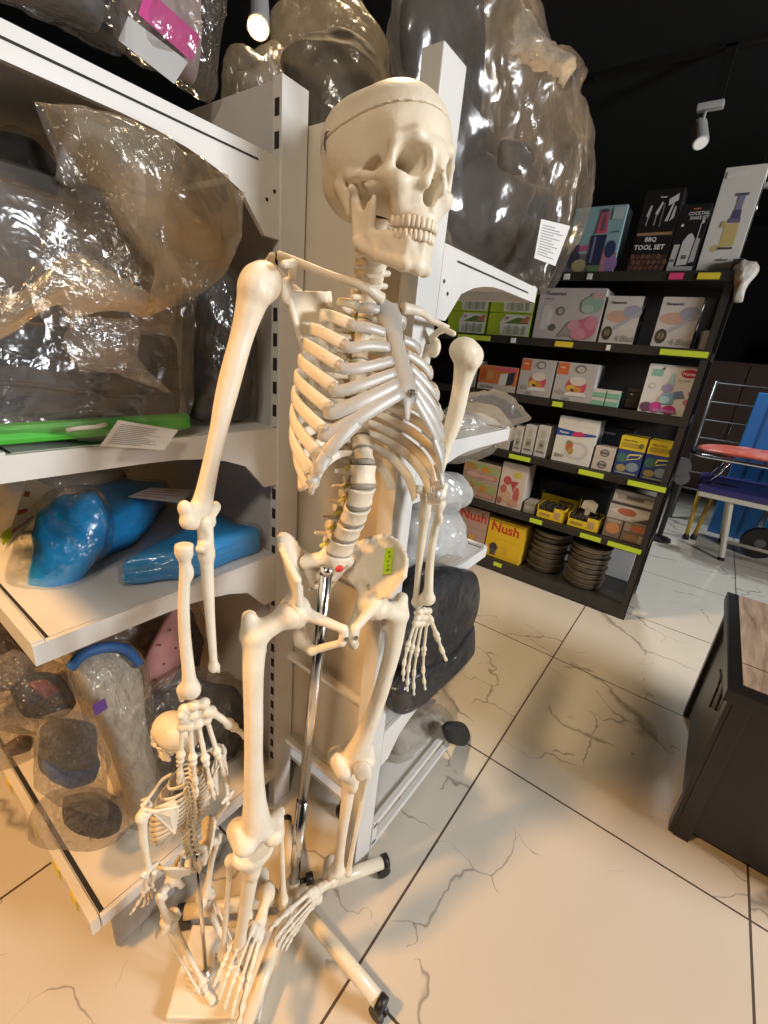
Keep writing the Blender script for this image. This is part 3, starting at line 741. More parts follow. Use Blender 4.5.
# ---- its stand
ptop = at(327, 568, .80); pbot = np.array((.517, .525, .085))
rod = MB().tube([pbot, pbot+(ptop-pbot)*.36], .0138, 18).tube([pbot+(ptop-pbot)*.355, ptop], .0115, 18)
rod.tube([ptop-(ptop-pbot)*.012, ptop+(ptop-pbot)*.004], .0125, 16)
pole = rod.build('chrome_pole', M_STEEL, SKEL, smooth=True)
M_STAND = mat('stand_cream', (.80, .70, .52), rough=.35, coat=.2)
M_BLACK = mat('black_plastic', (.012, .011, .010), rough=.45)
MB().lathe([(.012, .045), (.034, .047), (.038, .055), (.038, .085), (.034, .092), (.017, .096), (.016, .135), (.013, .137)], 24, Tr(.517, .525, 0)).build('stand_hub', M_STAND, SKEL, smooth=True)
kn = Tr(.535, .512, .118); b = MB(); b.tube([np.array((.525, .52, .118)), np.array((.548, .505, .118))], .006, 10); b.tube([np.array((.545, .507, .118)), np.array((.560, .497, .118))], .014, 12)
b.build('clamp_knob', M_BLACK, SKEL, smooth=True)
for ex, ey in ((.745, .397), (.508, .230), (.325, .715), (.640, .690), (.285, .425)):
    d = np.array((ex-.517, ey-.525, 0)); q = d/np.linalg.norm(d); e = np.array((.517, .525, 0))+d
    leg = MB().tube([np.array((.517, .525, .068))+q*.03, e+np.array((0, 0, .052))], .0165, 14).build('stand_leg', M_STAND, SKEL, smooth=True)
    cp = MB().tube([e-q*.004+np.array((0, 0, .052)), e+q*.012+np.array((0, 0, .052))], .019, 14); cp.build('end_cap', M_BLACK, leg, smooth=True)
    cs = MB(); o = e+q*.0; n = np.array((-q[1], q[0], 0))
    cs.tube([o+np.array((0, 0, .034)), o+np.array((0, 0, .050))], .007, 10)
    for sgn in (-1, 1): cs.tube([o+n*sgn*.004+np.array((0, 0, .0195)), o+n*sgn*.013+np.array((0, 0, .0195))], .0195, 18)
    cs.build('caster', M_BLACK, leg, smooth=False)

# ---------------------------------------------------------------- the small one on its plate
ks = .468
BX, BY = .335, .575
SM = empty('small_skeleton', (BX, BY, 0), 'small cream skeleton model on a white base plate, below the large one\'s hand', 'skeleton')
a = math.radians(4)    # facing +Y and a little to -X
xs = np.array((-math.cos(a), -math.sin(a), 0)) # its left
DROP = .070
B = frame((BX-.034, BY+.032, .062-DROP-.012), x=xs, z=(0, 0, 1), s=(ks, ks, ks))
ps = dict(scale=ks, thorax=B, pelvis=B @ Tr(0, 0, .88))
ps['skull'] = B @ Tr(0, -.01, 1.585) @ Matrix.Rotation(.25, 4, 'Z') @ Matrix.Rotation(.12, 4, 'X')
for s, sg in (('L', 1), ('R', -1)):
    w = lambda x, y, z: V3(B, (sg*x, y, z)); xv = xs
    J = dict(sh=w(.165, .015, 1.385), el=w(.185, .03, 1.095), x_fore=xs, hip=w(.09, 0, .88))
    an = (on(204, 990, 2, .035)+np.array((0, 0, .022)) if s == 'L' else on(236, 972, 2, .035)+np.array((0, 0, .022))); d_ = J['hip']-an; D_ = np.linalg.norm(d_); u_ = d_/D_; l1, l2 = .36*ks, .43*ks
    c_ = (l1*l1-l2*l2+D_*D_)/(2*D_); hh = math.sqrt(max(0, l1*l1-c_*c_)); fwd = V3(B, (0, -1, 0))-V3(B, (0, 0, 0)); fwd = fwd-u_*(fwd @ u_); fwd /= np.linalg.norm(fwd)
    J['knee'] = an+u_*c_+fwd*hh
    J['rad'] = (w(.190, .02, 1.075), w(.165, -.06, .865)); J['uln'] = (w(.170, .03, 1.075), w(.144, -.05, .865))
    wr = w(.154, -.06, .855); tp = w(.14, -.10, .69); J['hand'] = frame(wr, x=xs*(-1 if s == 'R' else -1)*1., z=wr-tp, s=(ks, ks, ks))
    J['tib'] = (J['knee']-u_*.006, an); lat = xs*sg*.035*ks; J['fib'] = (J['knee']+lat-u_*.014, an+lat*.8)
    an = an+np.array((0, 0, -.004)); J['foot'] = foot_frame(an, an+V3(B, (sg*.06, -1, 0))-V3(B, (0, 0, 0)), (0, 0, 1), ks)
    J['patella'] = frame(J['knee']+fwd*.022, x=xs, z=u_, s=(ks, ks, ks))
    ps[s] = J
assemble(SM, ps)
c4 = [(.207, .584), (.333, .424), (.455, .525), (.335, .690)]
pl_ = MB(); pl_.v = [(*c, 0.0) for c in c4]+[(*c, .022) for c in c4]; pl_.f = [(3, 2, 1, 0), (4, 5, 6, 7), (0, 1, 5, 4), (1, 2, 6, 5), (2, 3, 7, 6), (3, 0, 4, 7)]; pl_.m = [0]*6
po_ = pl_.build('base_plate', mat('plate_white', (.82, .76, .64), rough=.4), SM)
bv = po_.modifiers.new('edge', 'BEVEL'); bv.width = .004; bv.segments = 2
q = V3(B, (0, .055, 0)); t = V3(B, (0, .058, .99))
MB().tube([(q[0], q[1], .02), t], .0042, 10).build('support_rod', M_STEEL, SM, smooth=True)
MB().lathe([(.012, .022), (.012, .028), (.006, .034)], 14, Tr(q[0], q[1], 0)).build('rod_socket', M_STEEL, SM)
# ================================================================ room shell
def floor_mat():
    m = bpy.data.materials.new('marble_tile'); m.use_nodes = True; nt = m.node_tree; N = nt.nodes.new; L = nt.links.new
    b = nt.nodes['Principled BSDF']; tc = N('ShaderNodeTexCoord')
    def math_(op, a, b_=None, c=None):
        n = N('ShaderNodeMath'); n.operation = op
        for i, q in enumerate((a, b_, c)):
            if q is None: continue
            if isinstance(q, (int, float)): n.inputs[i].default_value = q
            else: L(q, n.inputs[i])
        return n.outputs[0]
    sx = N('ShaderNodeSeparateXYZ'); L(tc.outputs['Object'], sx.inputs[0])
    def grout(o, off):
        f = math_('FRACT', math_('MULTIPLY_ADD', o, 1/.8, -off/.8+20)); return math_('MINIMUM', f, math_('SUBTRACT', 1., f))
    g = math_('MINIMUM', grout(sx.outputs[0], 1.325), grout(sx.outputs[1], .320))
    gm = math_('LESS_THAN', g, .0042)
    # per-tile shift so that the veins break at the joints
    def cell(o, off): return math_('FLOOR', math_('MULTIPLY_ADD', o, 1/.8, -off/.8))
    cx, cy = cell(sx.outputs[0], 1.325), cell(sx.outputs[1], .320)
    cv = N('ShaderNodeCombineXYZ'); L(math_('MULTIPLY_ADD', cx, 3.7, 2.1), cv.inputs[0]); L(math_('MULTIPLY', cy, 5.3), cv.inputs[1]); L(math_('MULTIPLY_ADD', cx, 1.9, cy), cv.inputs[2])
    ad = N('ShaderNodeVectorMath'); ad.operation = 'ADD'; L(tc.outputs['Object'], ad.inputs[0]); L(cv.outputs[0], ad.inputs[1])
    def vein(scale, dist, w, seed, mask_lo, mask_hi):
        nz = N('ShaderNodeTexNoise'); nz.inputs['Scale'].default_value = 2.6; nz.inputs['Detail'].default_value = 4; nz.inputs['Roughness'].default_value = .55; L(ad.outputs[0], nz.inputs['Vector'])
        mx = N('ShaderNodeMix'); mx.data_type = 'VECTOR'; mx.inputs[0].default_value = dist; L(ad.outputs[0], mx.inputs[4]); L(nz.outputs['Color'], mx.inputs[5])
        mp = N('ShaderNodeMapping'); mp.inputs['Location'].default_value = (seed, seed*1.7, 0); mp.inputs['Rotation'].default_value = (0, 0, .6); mp.inputs['Scale'].default_value = (1, .55, 1); L(mx.outputs[1], mp.inputs['Vector'])
        vo = N('ShaderNodeTexVoronoi'); vo.feature = 'DISTANCE_TO_EDGE'; vo.inputs['Scale'].default_value = scale; L(mp.outputs[0], vo.inputs['Vector'])
        n2 = N('ShaderNodeTexNoise'); n2.inputs['Scale'].default_value = 1.9; n2.inputs['Detail'].default_value = 3
        mp2 = N('ShaderNodeMapping'); mp2.inputs['Location'].default_value = (seed*3.1, 4, 0); L(ad.outputs[0], mp2.inputs['Vector']); L(mp2.outputs[0], n2.inputs['Vector'])
        mr = N('ShaderNodeMapRange'); mr.inputs['From Min'].default_value = mask_lo; mr.inputs['From Max'].default_value = mask_hi; L(n2.outputs['Fac'], mr.inputs['Value'])
        ww = math_('MULTIPLY', mr.outputs[0], w)
        v = N('ShaderNodeMapRange'); v.inputs['To Min'].default_value = 1; v.inputs['To Max'].default_value = 0; v.inputs['From Min'].default_value = 0; L(vo.outputs['Distance'], v.inputs['Value']); L(math_('ADD', ww, .0005), v.inputs['From Max'])
        return math_('MULTIPLY', v.outputs[0], math_('GREATER_THAN', mr.outputs[0], .02))
    v1 = vein(2.0, .24, .060, 1.3, .49, .74); v2 = vein(3.8, .26, .024, 6.2, .51, .70)
    n3 = N('ShaderNodeTexNoise'); n3.inputs['Scale'].default_value = 2.2; n3.inputs['Detail'].default_value = 5; L(ad.outputs[0], n3.inputs['Vector'])
    base = N('ShaderNodeMix'); base.data_type = 'RGBA'; base.inputs[6].default_value = (.66, .60, .50, 1); base.inputs[7].default_value = (.56, .50, .41, 1); L(n3.outputs['Fac'], base.inputs[0])
    m1 = N('ShaderNodeMix'); m1.data_type = 'RGBA'; m1.inputs[7].default_value = (.20, .18, .15, 1); L(base.outputs[2], m1.inputs[6]); L(math_('MULTIPLY', math_('MAXIMUM', v1, v2), .8), m1.inputs[0])
    m2 = N('ShaderNodeMix'); m2.data_type = 'RGBA'; m2.inputs[7].default_value = (.075, .052, .035, 1); L(m1.outputs[2], m2.inputs[6]); L(gm, m2.inputs[0])
    L(m2.outputs[2], b.inputs['Base Color']); b.inputs['Roughness'].default_value = .16; b.inputs['Specular IOR Level'].default_value = .45
    L(math_('MULTIPLY_ADD', gm, .5, .14), b.inputs['Roughness'])
    return m
M_DARK = mat('dark_wall', (.006, .005, .0045), rough=.85, noise_amt=.4, noise_scale=3)
M_CEIL = mat('black_ceiling', (.002, .002, .002), rough=.9)
def struct(o): o['kind'] = 'structure'; return o
RX0, RX1, RY0, RY1, RZ = -3.0, 8.0, -3.6, 5.6, 3.3
struct(MB().box((RX0-.1, RY0-.1, -.1), (RX1+.1, RY1+.1, 0)).build('floor', floor_mat()))
struct(MB().box((RX0-.1, RY0-.1, RZ), (RX1+.1, RY1+.1, RZ+.1)).build('ceiling', M_CEIL))
struct(MB().box((RX1, RY0, 0), (RX1+.1, RY1, RZ)).build('wall_back', M_DARK))
struct(MB().box((RX0-.1, RY0, 0), (RX0, RY1, RZ)).build('wall_front', M_DARK))
struct(MB().box((RX0, RY1, 0), (RX1, RY1+.1, RZ)).build('wall_left', M_DARK))
struct(MB().box((RX0, RY0-.1, 0), (RX1, RY0, RZ)).build('wall_right', M_DARK))

# ================================================================ white shelving
M_WHITE = mat('white_metal', (.70, .68, .64), rough=.38, noise_amt=.06, noise_scale=9, spec=.45)
M_CREAM = mat('cream_metal', (.74, .66, .52), rough=.45, noise_amt=.06, noise_scale=6)
M_SLOT = mat('slot_dark', (.02, .017, .014), rough=.8)
M_GREYP = mat('grey_panel', (.42, .41, .40), rough=.5, noise_amt=.08, noise_scale=5)
M_TAGY = mat('tag_yellow', (.75, .58, .04), rough=.5)
M_TAGG = mat('tag_lime', (.52, .66, .04), rough=.5)
M_TAGP = mat('tag_pink', (.75, .06, .20), rough=.5)
def arc_bracket(x_up, x_front, z, hb, hf, lip):
    """side plate of a shelf: deep at the upright, curving up to a shallow lip at the front (x,z polygon)"""
    sg = 1 if x_front > x_up else -1; L = abs(x_front-x_up)
    pts = [(x_up, z), (x_front, z), (x_front, z-hf)]
    n = 9
    x1, x2 = x_front-sg*.02, x_up+sg*.035
    for i in range(n+1):
        t = i/n; u = max(0, (t-.45)/.55)
        pts.append((x1+(x2-x1)*t, z-hf-(hb-hf)*(1-math.sqrt(max(0, 1-u*u)))))
    pts += [(x_up, z-hb)]
    return pts if sg > 0 else pts
def shelf_unit(root, xu, xf, y0, y1, levels, hb, hf, name_deck='shelf'):
    sg = 1 if xf > xu else -1
    for z, lipcol in levels:
        b = MB(); xa, xb = sorted((xu, xf))
        b.box((xa, y0+.012, z-.012), (xb, y1, z), 0)
        xr = xf; b.box((min(xr, xr-sg*.018), y0+.004, z-hf), (max(xr, xr-sg*.018), y1, z+.004), 0)
        b.box((min(xr-sg*.022, xr-sg*.027), y0+.012, z-.002), (max(xr-sg*.022, xr-sg*.027), y1, z+.0006), 1)
        s = b.build(name_deck, None, root, mats=[M_WHITE, M_SLOT])
        for yy in (y0, y1-.01):
            p = MB().prism(arc_bracket(xu, xf, z, hb, hf, 0), yy, yy+.010, 1)
            if yy == y0 and z > 1.58:
                xs_ = sorted((xu+sg*.05, xf-sg*.06)); p.box((xs_[0], yy-.0012, z-.020), (xs_[1], yy+.001, z-.017), 1)
                for q in (.012, .03): p.lathe([(.0035, -.0006), (.0035, .0008)], 8, Tr(xu+sg*q, yy, z-.045-q) @ Matrix.Rotation(PI/2, 4, 'X'), 1)
            p.build('bracket', None, s, mats=[M_WHITE, M_SLOT])
def upright(root, x0, x1, y0, y1, h, slots):
    b = MB().box((x0, y0, 0), (x1, y1, h), 0, bev=.002)
    if slots:
        z = .2
        while z < h-.04:
            b.box((x0-.0012, y0+.007, z), (x0+.002, y0+.019, z+.026), 1); z += .05
    return b.build('upright', None, root, mats=[M_WHITE, M_SLOT])
WL = empty('shelf_bay', (.45, 1.5, 0), 'white metal shelf bay with a slotted upright, blue packs on its middle shelf', 'shelf unit')
upright(WL, .676, .742, .785, .812, 1.86, True)
upright(WL, .676, .742, 2.47, 2.50, 1.86, False)
MB().box((.698, .812, .10), (.708, 2.47, 1.868)).build('back_panel', mat('panel_pale', (.56, .54, .52), rough=.5, noise_amt=.06, noise_scale=5), WL)
shelf_unit(WL, .676, .165, .79, 2.46, [(1.735, 0), (1.225, 0), (.905, 0)], .135, .040)
b = MB(); b.box((.175, .80, .145), (.698, 2.46, .160)); b.box((.160, .79, .120), (.178, 2.46, .166)); b.box((.182, .80, .158), (.192, 2.46, .1606), 1)
b.box((.225, .83, 0), (.235, 2.46, .145), 2)
bs = b.build('base_deck', None, WL, mats=[M_CREAM, M_SLOT, M_GREYP])
MB().prism([(.18, .160), (.70, .160), (.70, .128), (.18, .128)], .786, .798, 1).build('end_rail', M_WHITE, bs)
MB().prism([(.20, .128), (.345, .128), (.345, .012), (.20, .012)], .79, .80, 1).build('end_plate', M_GREYP, bs)
for yy in (1.30, 1.10, .96, .86): MB().box((.1575, yy, .126), (.1600, yy+.035, .162)).build('price_tag', M_TAGY, bs)

WR = empty('shelf_bay', (.95, 1.3, 0), 'white metal shelf bay behind the large skeleton, its post tops beside the skull', 'shelf unit')
upright(WR, .682, .752, .452, .490, 1.833, False)
upright(WR, .682, .752, 1.86, 1.90, 1.833, False)
MB().box((.750, .490, .20), (.764, 1.86, 1.81)).build('back_panel', M_CREAM, WR)
for z in (.90, .565, .245): MB().tube([(.730, .48, z), (.730, 1.88, z)], .013, 12).build('brace_tube', M_CREAM, WR, smooth=True)
shelf_unit(WR, .752, 1.232, .452, 1.86, [(1.597, 0), (1.240, 0), (.870, 0), (.490, 0)], .120, .034)
b = MB(); b.box((.755, .466, .128), (1.212, 1.86, .142)); b.box((1.194, .46, .06), (1.212, 1.86, .150)); b.build('base_deck', None, WR, mats=[M_WHITE])
fr = MB()   # open frame at the end of the base
for (xa, za), (xb, zb) in (((.752, .140), (1.212, .140)), ((.752, .06), (1.212, .06)), ((.760, .06), (.760, .140)), ((1.205, .06), (1.205, .140))):
    d = Vector((xb-xa, 0, zb-za)); n = Vector((-d.z, 0, d.x)).normalized()*.011
    fr.v += [(xa-n.x, .448, za-n.z), (xb-n.x, .448, zb-n.z), (xb+n.x, .448, zb+n.z), (xa+n.x, .448, za+n.z), (xa-n.x, .463, za-n.z), (xb-n.x, .463, zb-n.z), (xb+n.x, .463, zb+n.z), (xa+n.x, .463, za+n.z)]
    k_ = len(fr.v)-8; fr.f += [tuple(k_+q for q in f) for f in ((0, 1, 2, 3), (7, 6, 5, 4), (0, 4, 5, 1), (1, 5, 6, 2), (2, 6, 7, 3), (3, 7, 4, 0))]; fr.m += [0]*6
fr.build('end_frame', M_WHITE, WR)
for x in (.80, 1.12): MB().lathe([(.018, 0), (.022, .004), (.022, .02), (.012, .028), (.012, .07)], 14, Tr(x, .60, 0)).build('foot', M_BLACK, WR)

# ================================================================ dark shelving rack
M_RACK = mat('black_rack', (.030, .027, .023), rough=.42, spec=.5, noise_amt=.2, noise_scale=12)
RK = empty('shelving_rack', (3.05, 1.0, 0), 'black metal shelving rack of boxed kitchen goods across the aisle', 'shelf unit')
X0, X1, YA, YB = 2.81, 3.28, .095, 1.95
LV = [.085, .475, .858, 1.222, 1.556, 1.905]
for x in (X0, X1-.04):
    for y in (YA, YB-.04):
        b = MB().box((x, y, 0), (x+.04, y+.006, 1.955 if x == X0 else 1.93)); b.box((x if x == X0 else x+.034, y, 0), (x+.006 if x == X0 else x+.04, y+.04, 1.955 if x == X0 else 1.93))
        b.build('post', M_RACK, RK)
SH = []
for i, z in enumerate(LV):
    b = MB().box((X0+.004, YA+.006, z-.014), (X1, YB-.006, z)); b.box((X0-.006, YA+.004, z-(.075 if i == 0 else .042)), (X0+.006, YB-.004, z+.003))
    b.box((X0+.01, YA+.004, z-.042), (X1, YA+.010, z)); SH.append(b.build('shelf', M_RACK, RK))
MB().box((X1-.004, YA, .05), (X1+.008, YB, 1.93)).build('back_sheet', M_RACK, RK)
for yq in (YA+.02, YB-.06): MB().box((X0+.004, yq, 0), (X0+.07, yq+.05, .045)).build('foot', M_RACK, RK)
def ptag(sh, y0, y1, m, z0, h=.028, slant=.008):
    MB().box((X0-.012, y0, z0-.036), (X0-.0062, y1, z0-.036+h)).build('price_tag', m, SH[sh])
M_TAGW = mat('tag_white', (.75, .74, .70), rough=.5)
for sh, y0, y1, m in ((5, .315, .375, M_TAGP), (5, .165, .255, M_TAGY), (5, .86, .89, M_TAGW), (5, .74, .765, M_TAGW), (4, .76, .86, M_TAGY), (4, .11, .32, M_TAGG), (4, 1.27, 1.50, M_TAGG), (4, .56, .58, M_TAGW), (4, 1.1, 1.13, M_TAGW),
                      (3, .74, .80, M_TAGG), (2, .86, 1.0, M_TAGG), (2, .10, .29, M_TAGG), (2, .42, .56, M_TAGG), (1, .12, .30, M_TAGG), (1, .34, .46, M_TAGG), (1, .70, .78, M_TAGG), (0, .90, .96, M_TAGG)):
    ptag(sh, y0, y1, m, LV[sh])

# ================================================================ cabinet with a wood top, front right
M_CABD = mat('cabinet_black', (.010, .009, .008), rough=.35, spec=.5)
M_CABS = mat('cabinet_side', (.035, .028, .020), rough=.4, noise_amt=.3, noise_scale=8)
def wood_mat():
    m = bpy.data.materials.new('grey_brown_wood'); m.use_nodes = True; nt = m.node_tree; N = nt.nodes.new; L = nt.links.new; b = nt.nodes['Principled BSDF']
    tc = N('ShaderNodeTexCoord'); mp = N('ShaderNodeMapping'); mp.inputs['Scale'].default_value = (1.2, 9, 4); L(tc.outputs['Object'], mp.inputs['Vector'])
    n = N('ShaderNodeTexNoise'); n.inputs['Scale'].default_value = 3.2; n.inputs['Detail'].default_value = 9; n.inputs['Roughness'].default_value = .65; n.inputs['Distortion'].default_value = .8; L(mp.outputs[0], n.inputs['Vector'])
    r = N('ShaderNodeValToRGB'); r.color_ramp.elements[0].color = (.13, .085, .055, 1); r.color_ramp.elements[0].position = .32; r.color_ramp.elements[1].color = (.46, .34, .24, 1); r.color_ramp.elements[1].position = .72
    L(n.outputs['Fac'], r.inputs['Fac']); L(r.outputs[0], b.inputs['Base Color']); b.inputs['Roughness'].default_value = .5; return m
CB = empty('cabinet', (1.83, -.62, 0), 'low black cabinet with a grey-brown wood top at the right edge', 'cabinet')
MB().box((1.475, -.96, .035), (2.20, -.282, .555), bev=.004).build('body', M_CABD, CB)
MB().box((1.490, -.281, .06), (2.19, -.2795, .54)).build('side_panel', M_CABS, CB)
for x in (1.49, 2.15): MB().box((x-.022, -.284, 0), (x+.022, -.262, .555), bev=.003).build('corner_post', M_CABD, CB)
for y in (-.30, -.94): MB().box((1.462, y-.02, 0), (1.482, y+.025, .555), bev=.003).build('corner_post', M_CABD, CB)
for p0, p1 in (((1.64, -.274, .40), (1.74, -.274, .47)), ((1.74, -.274, .34), (1.84, -.274, .44))):
    MB().tube(catmull([p0, (p0[0]+.01, -.272, p1[2]+.01), p1], 6), .004, 8).build('scroll_mark', M_CABD, CB)
b = MB().box((1.452, -1.0, .556), (2.215, -.248, .60), bev=.003); b.build('top', M_CABD, CB)
MB().box((1.50, -.98, .5995), (2.205, -.285, .6025)).build('wood_panel', wood_mat(), CB)
MB().box((1.63, -.98, .6024), (1.634, -.285, .6028)).build('panel_joint', M_CABD, CB)
# ================================================================ bagged goods
def ridged(p, f, seed=0.):
    q = Vector((p[0]*f+seed, p[1]*f+seed*.7, p[2]*f-seed*.3))
    q = Vector((q.x+.5*q.y, q.y*.6-.3*q.x, q.z*.8+.4*q.x))*1.25
    w = noise.noise_vector(q*.9)*.35
    d = noise.voronoi(q+w, distance_metric='DISTANCE')[0]
    return (d[0]-.42)*1.5+(noise.voronoi(q*2.3+w, distance_metric='DISTANCE')[0][0]-.42)*.45
def inflate(contour, T, n_rings=24, n_ang=120, k=2.6, amp=.006, freq=14., seed=0., normal=None, centre=None, backflat=.5, smooth=8, closed=True):
    """soft body from a 3D outline: bulges T along normal at the middle, thins to the rim, crumpled skin"""
    P = [np.array(p, float) for p in contour]
    if smooth > 1:
        n = len(P); Q = []
        for i in range(n):
            a, b, c, d = P[i-1], P[i], P[(i+1) % n], P[(i+2) % n]
            for j in range(smooth):
                t = j/smooth; cr_ = .5*((2*b)+(c-a)*t+(2*a-5*b+4*c-d)*t*t+(3*b-3*c+d-a)*t**3); Q.append(.55*cr_+.45*(b+(c-b)*t))
        P = Q
    c = np.mean(P, 0) if centre is None else np.array(centre, float)
    if normal is None:
        nrm = np.zeros(3)
        for i in range(len(P)): nrm += np.cross(P[i-1]-c, P[i]-c)
        normal = nrm
    nrm = np.array(normal, float); nrm /= np.linalg.norm(nrm)
    if nrm @ (EYEP-c) < 0: nrm = -nrm
    # resample by arc length
    L = [0]
    for i in range(len(P)): L.append(L[-1]+np.linalg.norm(P[(i+1) % len(P)]-P[i]))
    R_ = []
    for k_ in range(n_ang):
        s = L[-1]*k_/n_ang; i = max(j for j in range(len(P)) if L[j] <= s+1e-9); t = (s-L[i])/(L[i+1]-L[i]+1e-12); R_.append(P[i]*(1-t)+P[(i+1) % len(P)]*t)
    V = []; F = []
    def ring(r, side):
        h = T*max(0., 1-r**k)**.5*(1. if side > 0 else backflat); out = []
        for q in R_:
            p = c+(q-c)*r+nrm*side*h
            w = (.35+.65*(1-r**4)); d = ridged(p, freq, seed+side)*amp*w
            d2 = noise.noise(Vector(p*freq*.45)+Vector((seed, 0, side*3)))*amp*1.3*w
            out.append(p+nrm*side*(d+d2)+(q-c)*(1.6*ridged(q, freq*.8, seed)*amp*(r**3)/(np.linalg.norm(q-c)+.02)))
        return out
    def emit(pts): s = len(V); V.extend(pts); return s
    front = [emit([c+nrm*(T+ridged(c, freq, seed)*amp)])]+[emit(ring(i/n_rings, 1)) for i in range(1, n_rings+1)]
    back = [emit([c-nrm*T*backflat])]+[emit(ring(i/n_rings, -1)) for i in range(1, n_rings)]+[front[-1]]
    for rings, flip in ((front, False), (back, True)):
        for k_ in range(n_ang):
            a, b = k_, (k_+1) % n_ang
            f = (rings[0], rings[1]+a, rings[1]+b); F.append(f[::-1] if flip else f)
            for i in range(1, n_rings):
                f = (rings[i]+a, rings[i+1]+a, rings[i+1]+b, rings[i]+b); F.append(f[::-1] if flip else f)
    # orientation
    area = sum((np.cross(R_[i]-c, R_[(i+1) % n_ang]-c) @ nrm) for i in range(n_ang))
    if area < 0: F = [f[::-1] for f in F]
    return V, F
def soft(name, contour, T, material, parent=None, **kw):
    V, F = inflate(contour, T, **kw); return mesh_obj(name, V, F, material, parent, smooth=True)
def sheet(name, rows, material, parent, amp=.004, freq=16., seed=0., nu=9, nv=9, thick=.0006):
    """film sheet through a grid of 3D points"""
    G = [catmull(r, nu) for r in rows]; cols = []
    for j in range(len(G[0])): cols.append(catmull([g[j] for g in G], nv))
    m, n = len(cols), len(cols[0]); V = []; F = []
    for a in range(m):
        for b in range(n):
            p = cols[a][b]; d = ridged(p, freq, seed)*amp*1.6
            V.append(p+np.array((d*.4, -d, d*.4)))
    for a in range(m-1):
        for b in range(n-1): F.append((a*n+b, (a+1)*n+b, (a+1)*n+b+1, a*n+b+1))
    o = mesh_obj(name, V, F, material, parent, smooth=True); s = o.modifiers.new('film', 'SOLIDIFY'); s.thickness = thick; return o
def px_on(pts, axis, v): return [on(x, y, axis, v) for x, y in pts]
def px_at(pts, d): return [at(x, y, d) for x, y in pts]
def card(name, corners, material, parent, th=.0008, lines=0, linemat=None):
    """thin printed label: real sheet with thickness and rows of small print"""
    c = [np.array(p, float) for p in corners]; n = np.cross(c[1]-c[0], c[3]-c[0]); n /= np.linalg.norm(n)
    if n @ (EYEP-c[0]) < 0: n = -n
    b = MB(); b.v = [p for p in c]+[p+n*th for p in c]; b.f = [(3, 2, 1, 0), (4, 5, 6, 7), (0, 1, 5, 4), (1, 2, 6, 5), (2, 3, 7, 6), (3, 0, 4, 7)]; b.m = [0]*6
    rr = random.Random(len(name)*7+lines)
    for i in range(lines):
        v = .9-.8*(i+.5)/lines; w = .45+.45*rr.random(); h = .12/lines
        q = [c[0]*(1-u)*(1-t)+c[1]*u*(1-t)+c[2]*u*t+c[3]*(1-u)*t+n*(th*1.6) for u, t in ((.07, v-h), (.07+w*.86, v-h), (.07+w*.86, v+h), (.07, v+h))]
        b.raw(q, [(0, 1, 2, 3)], 1)
    return b.build(name, None, parent, mats=[material, linemat or M_PRINT])
M_PRINT = mat('small_print', (.26, .25, .26), rough=.6)
M_PAPER = mat('paper_white', (.74, .72, .68), rough=.55)
F_CLEAR = film('clear_film', (.98, .97, .96), gloss=.06, haze=.07, rough=.17, haze_col=(.86, .82, .76), bump=.5, bscale=9, fres=.30)
F_THIN = film('thin_film', (.97, .97, .97), gloss=.05, haze=.015, rough=.15, bump=.5, bscale=9, fres=.25)
F_CRINK = film('crinkled_film', (.98, .96, .93), gloss=.11, haze=.10, rough=.13, haze_col=(.86, .78, .66), bump=1., bscale=15, fres=.35)
F_PACK = film('pack_film', (.98, .98, .98), gloss=.06, haze=.02, rough=.15, bump=.9, bscale=9, fres=.30)
F_BIG = film('big_clear_film', (.97, .95, .92), gloss=.05, haze=.07, rough=.2, haze_col=(.86, .74, .62), bump=.6, bscale=7, fres=.28)
F_WARM = film('loose_film', (.96, .92, .86), gloss=.05, haze=.18, rough=.16, haze_col=(.84, .74, .58), bump=.5, bscale=8, fres=.30)
F_MILK = film('milky_film', (.95, .93, .89), gloss=.05, haze=.20, rough=.2, haze_col=(.84, .76, .64), bump=.5, bscale=9, fres=.25)
F_WHITE = film('white_film', (.95, .95, .95), gloss=.06, haze=.62, rough=.22, haze_col=(.86, .86, .85), bump=.4, bscale=8, fres=.25)
M_BLK = mat('black_cloth', (.012, .012, .013), rough=.75, bump=.5, bump_scale=60)
M_BLKB = mat('black_plastic_wrap', (.010, .010, .011), rough=.22, bump=.9, bump_scale=26, spec=.6)
M_CHAR = mat('charcoal_foam', (.020, .020, .022), rough=.75, bump=.3, bump_scale=50, noise_amt=.3, noise_scale=12)
M_GRY = mat('grey_fabric', (.11, .11, .12), rough=.8, bump=.4, bump_scale=60, noise_amt=.3)
M_BLUE = mat('sky_blue_wrap', (.012, .36, .88), rough=.25, bump=.9, bump_scale=16, spec=.55, coat=.3)
M_GREEN = mat('bright_green', (.06, .46, .035), rough=.45)
M_MAG = mat('magenta_card', (.50, .02, .20), rough=.4)
M_PINK = mat('dusty_pink', (.55, .27, .26), rough=.6, noise_amt=.2)
M_BEIGE = mat('beige_pad', (.50, .46, .38), rough=.7, bump=.3, noise_amt=.15)
M_BLUEP = mat('denim_blue', (.03, .12, .34), rough=.55)
M_BROWN = mat('brown_strap', (.13, .07, .035), rough=.5)

def bag(name, label, cat, loc, group=None): return empty(name, loc, label, cat, group)
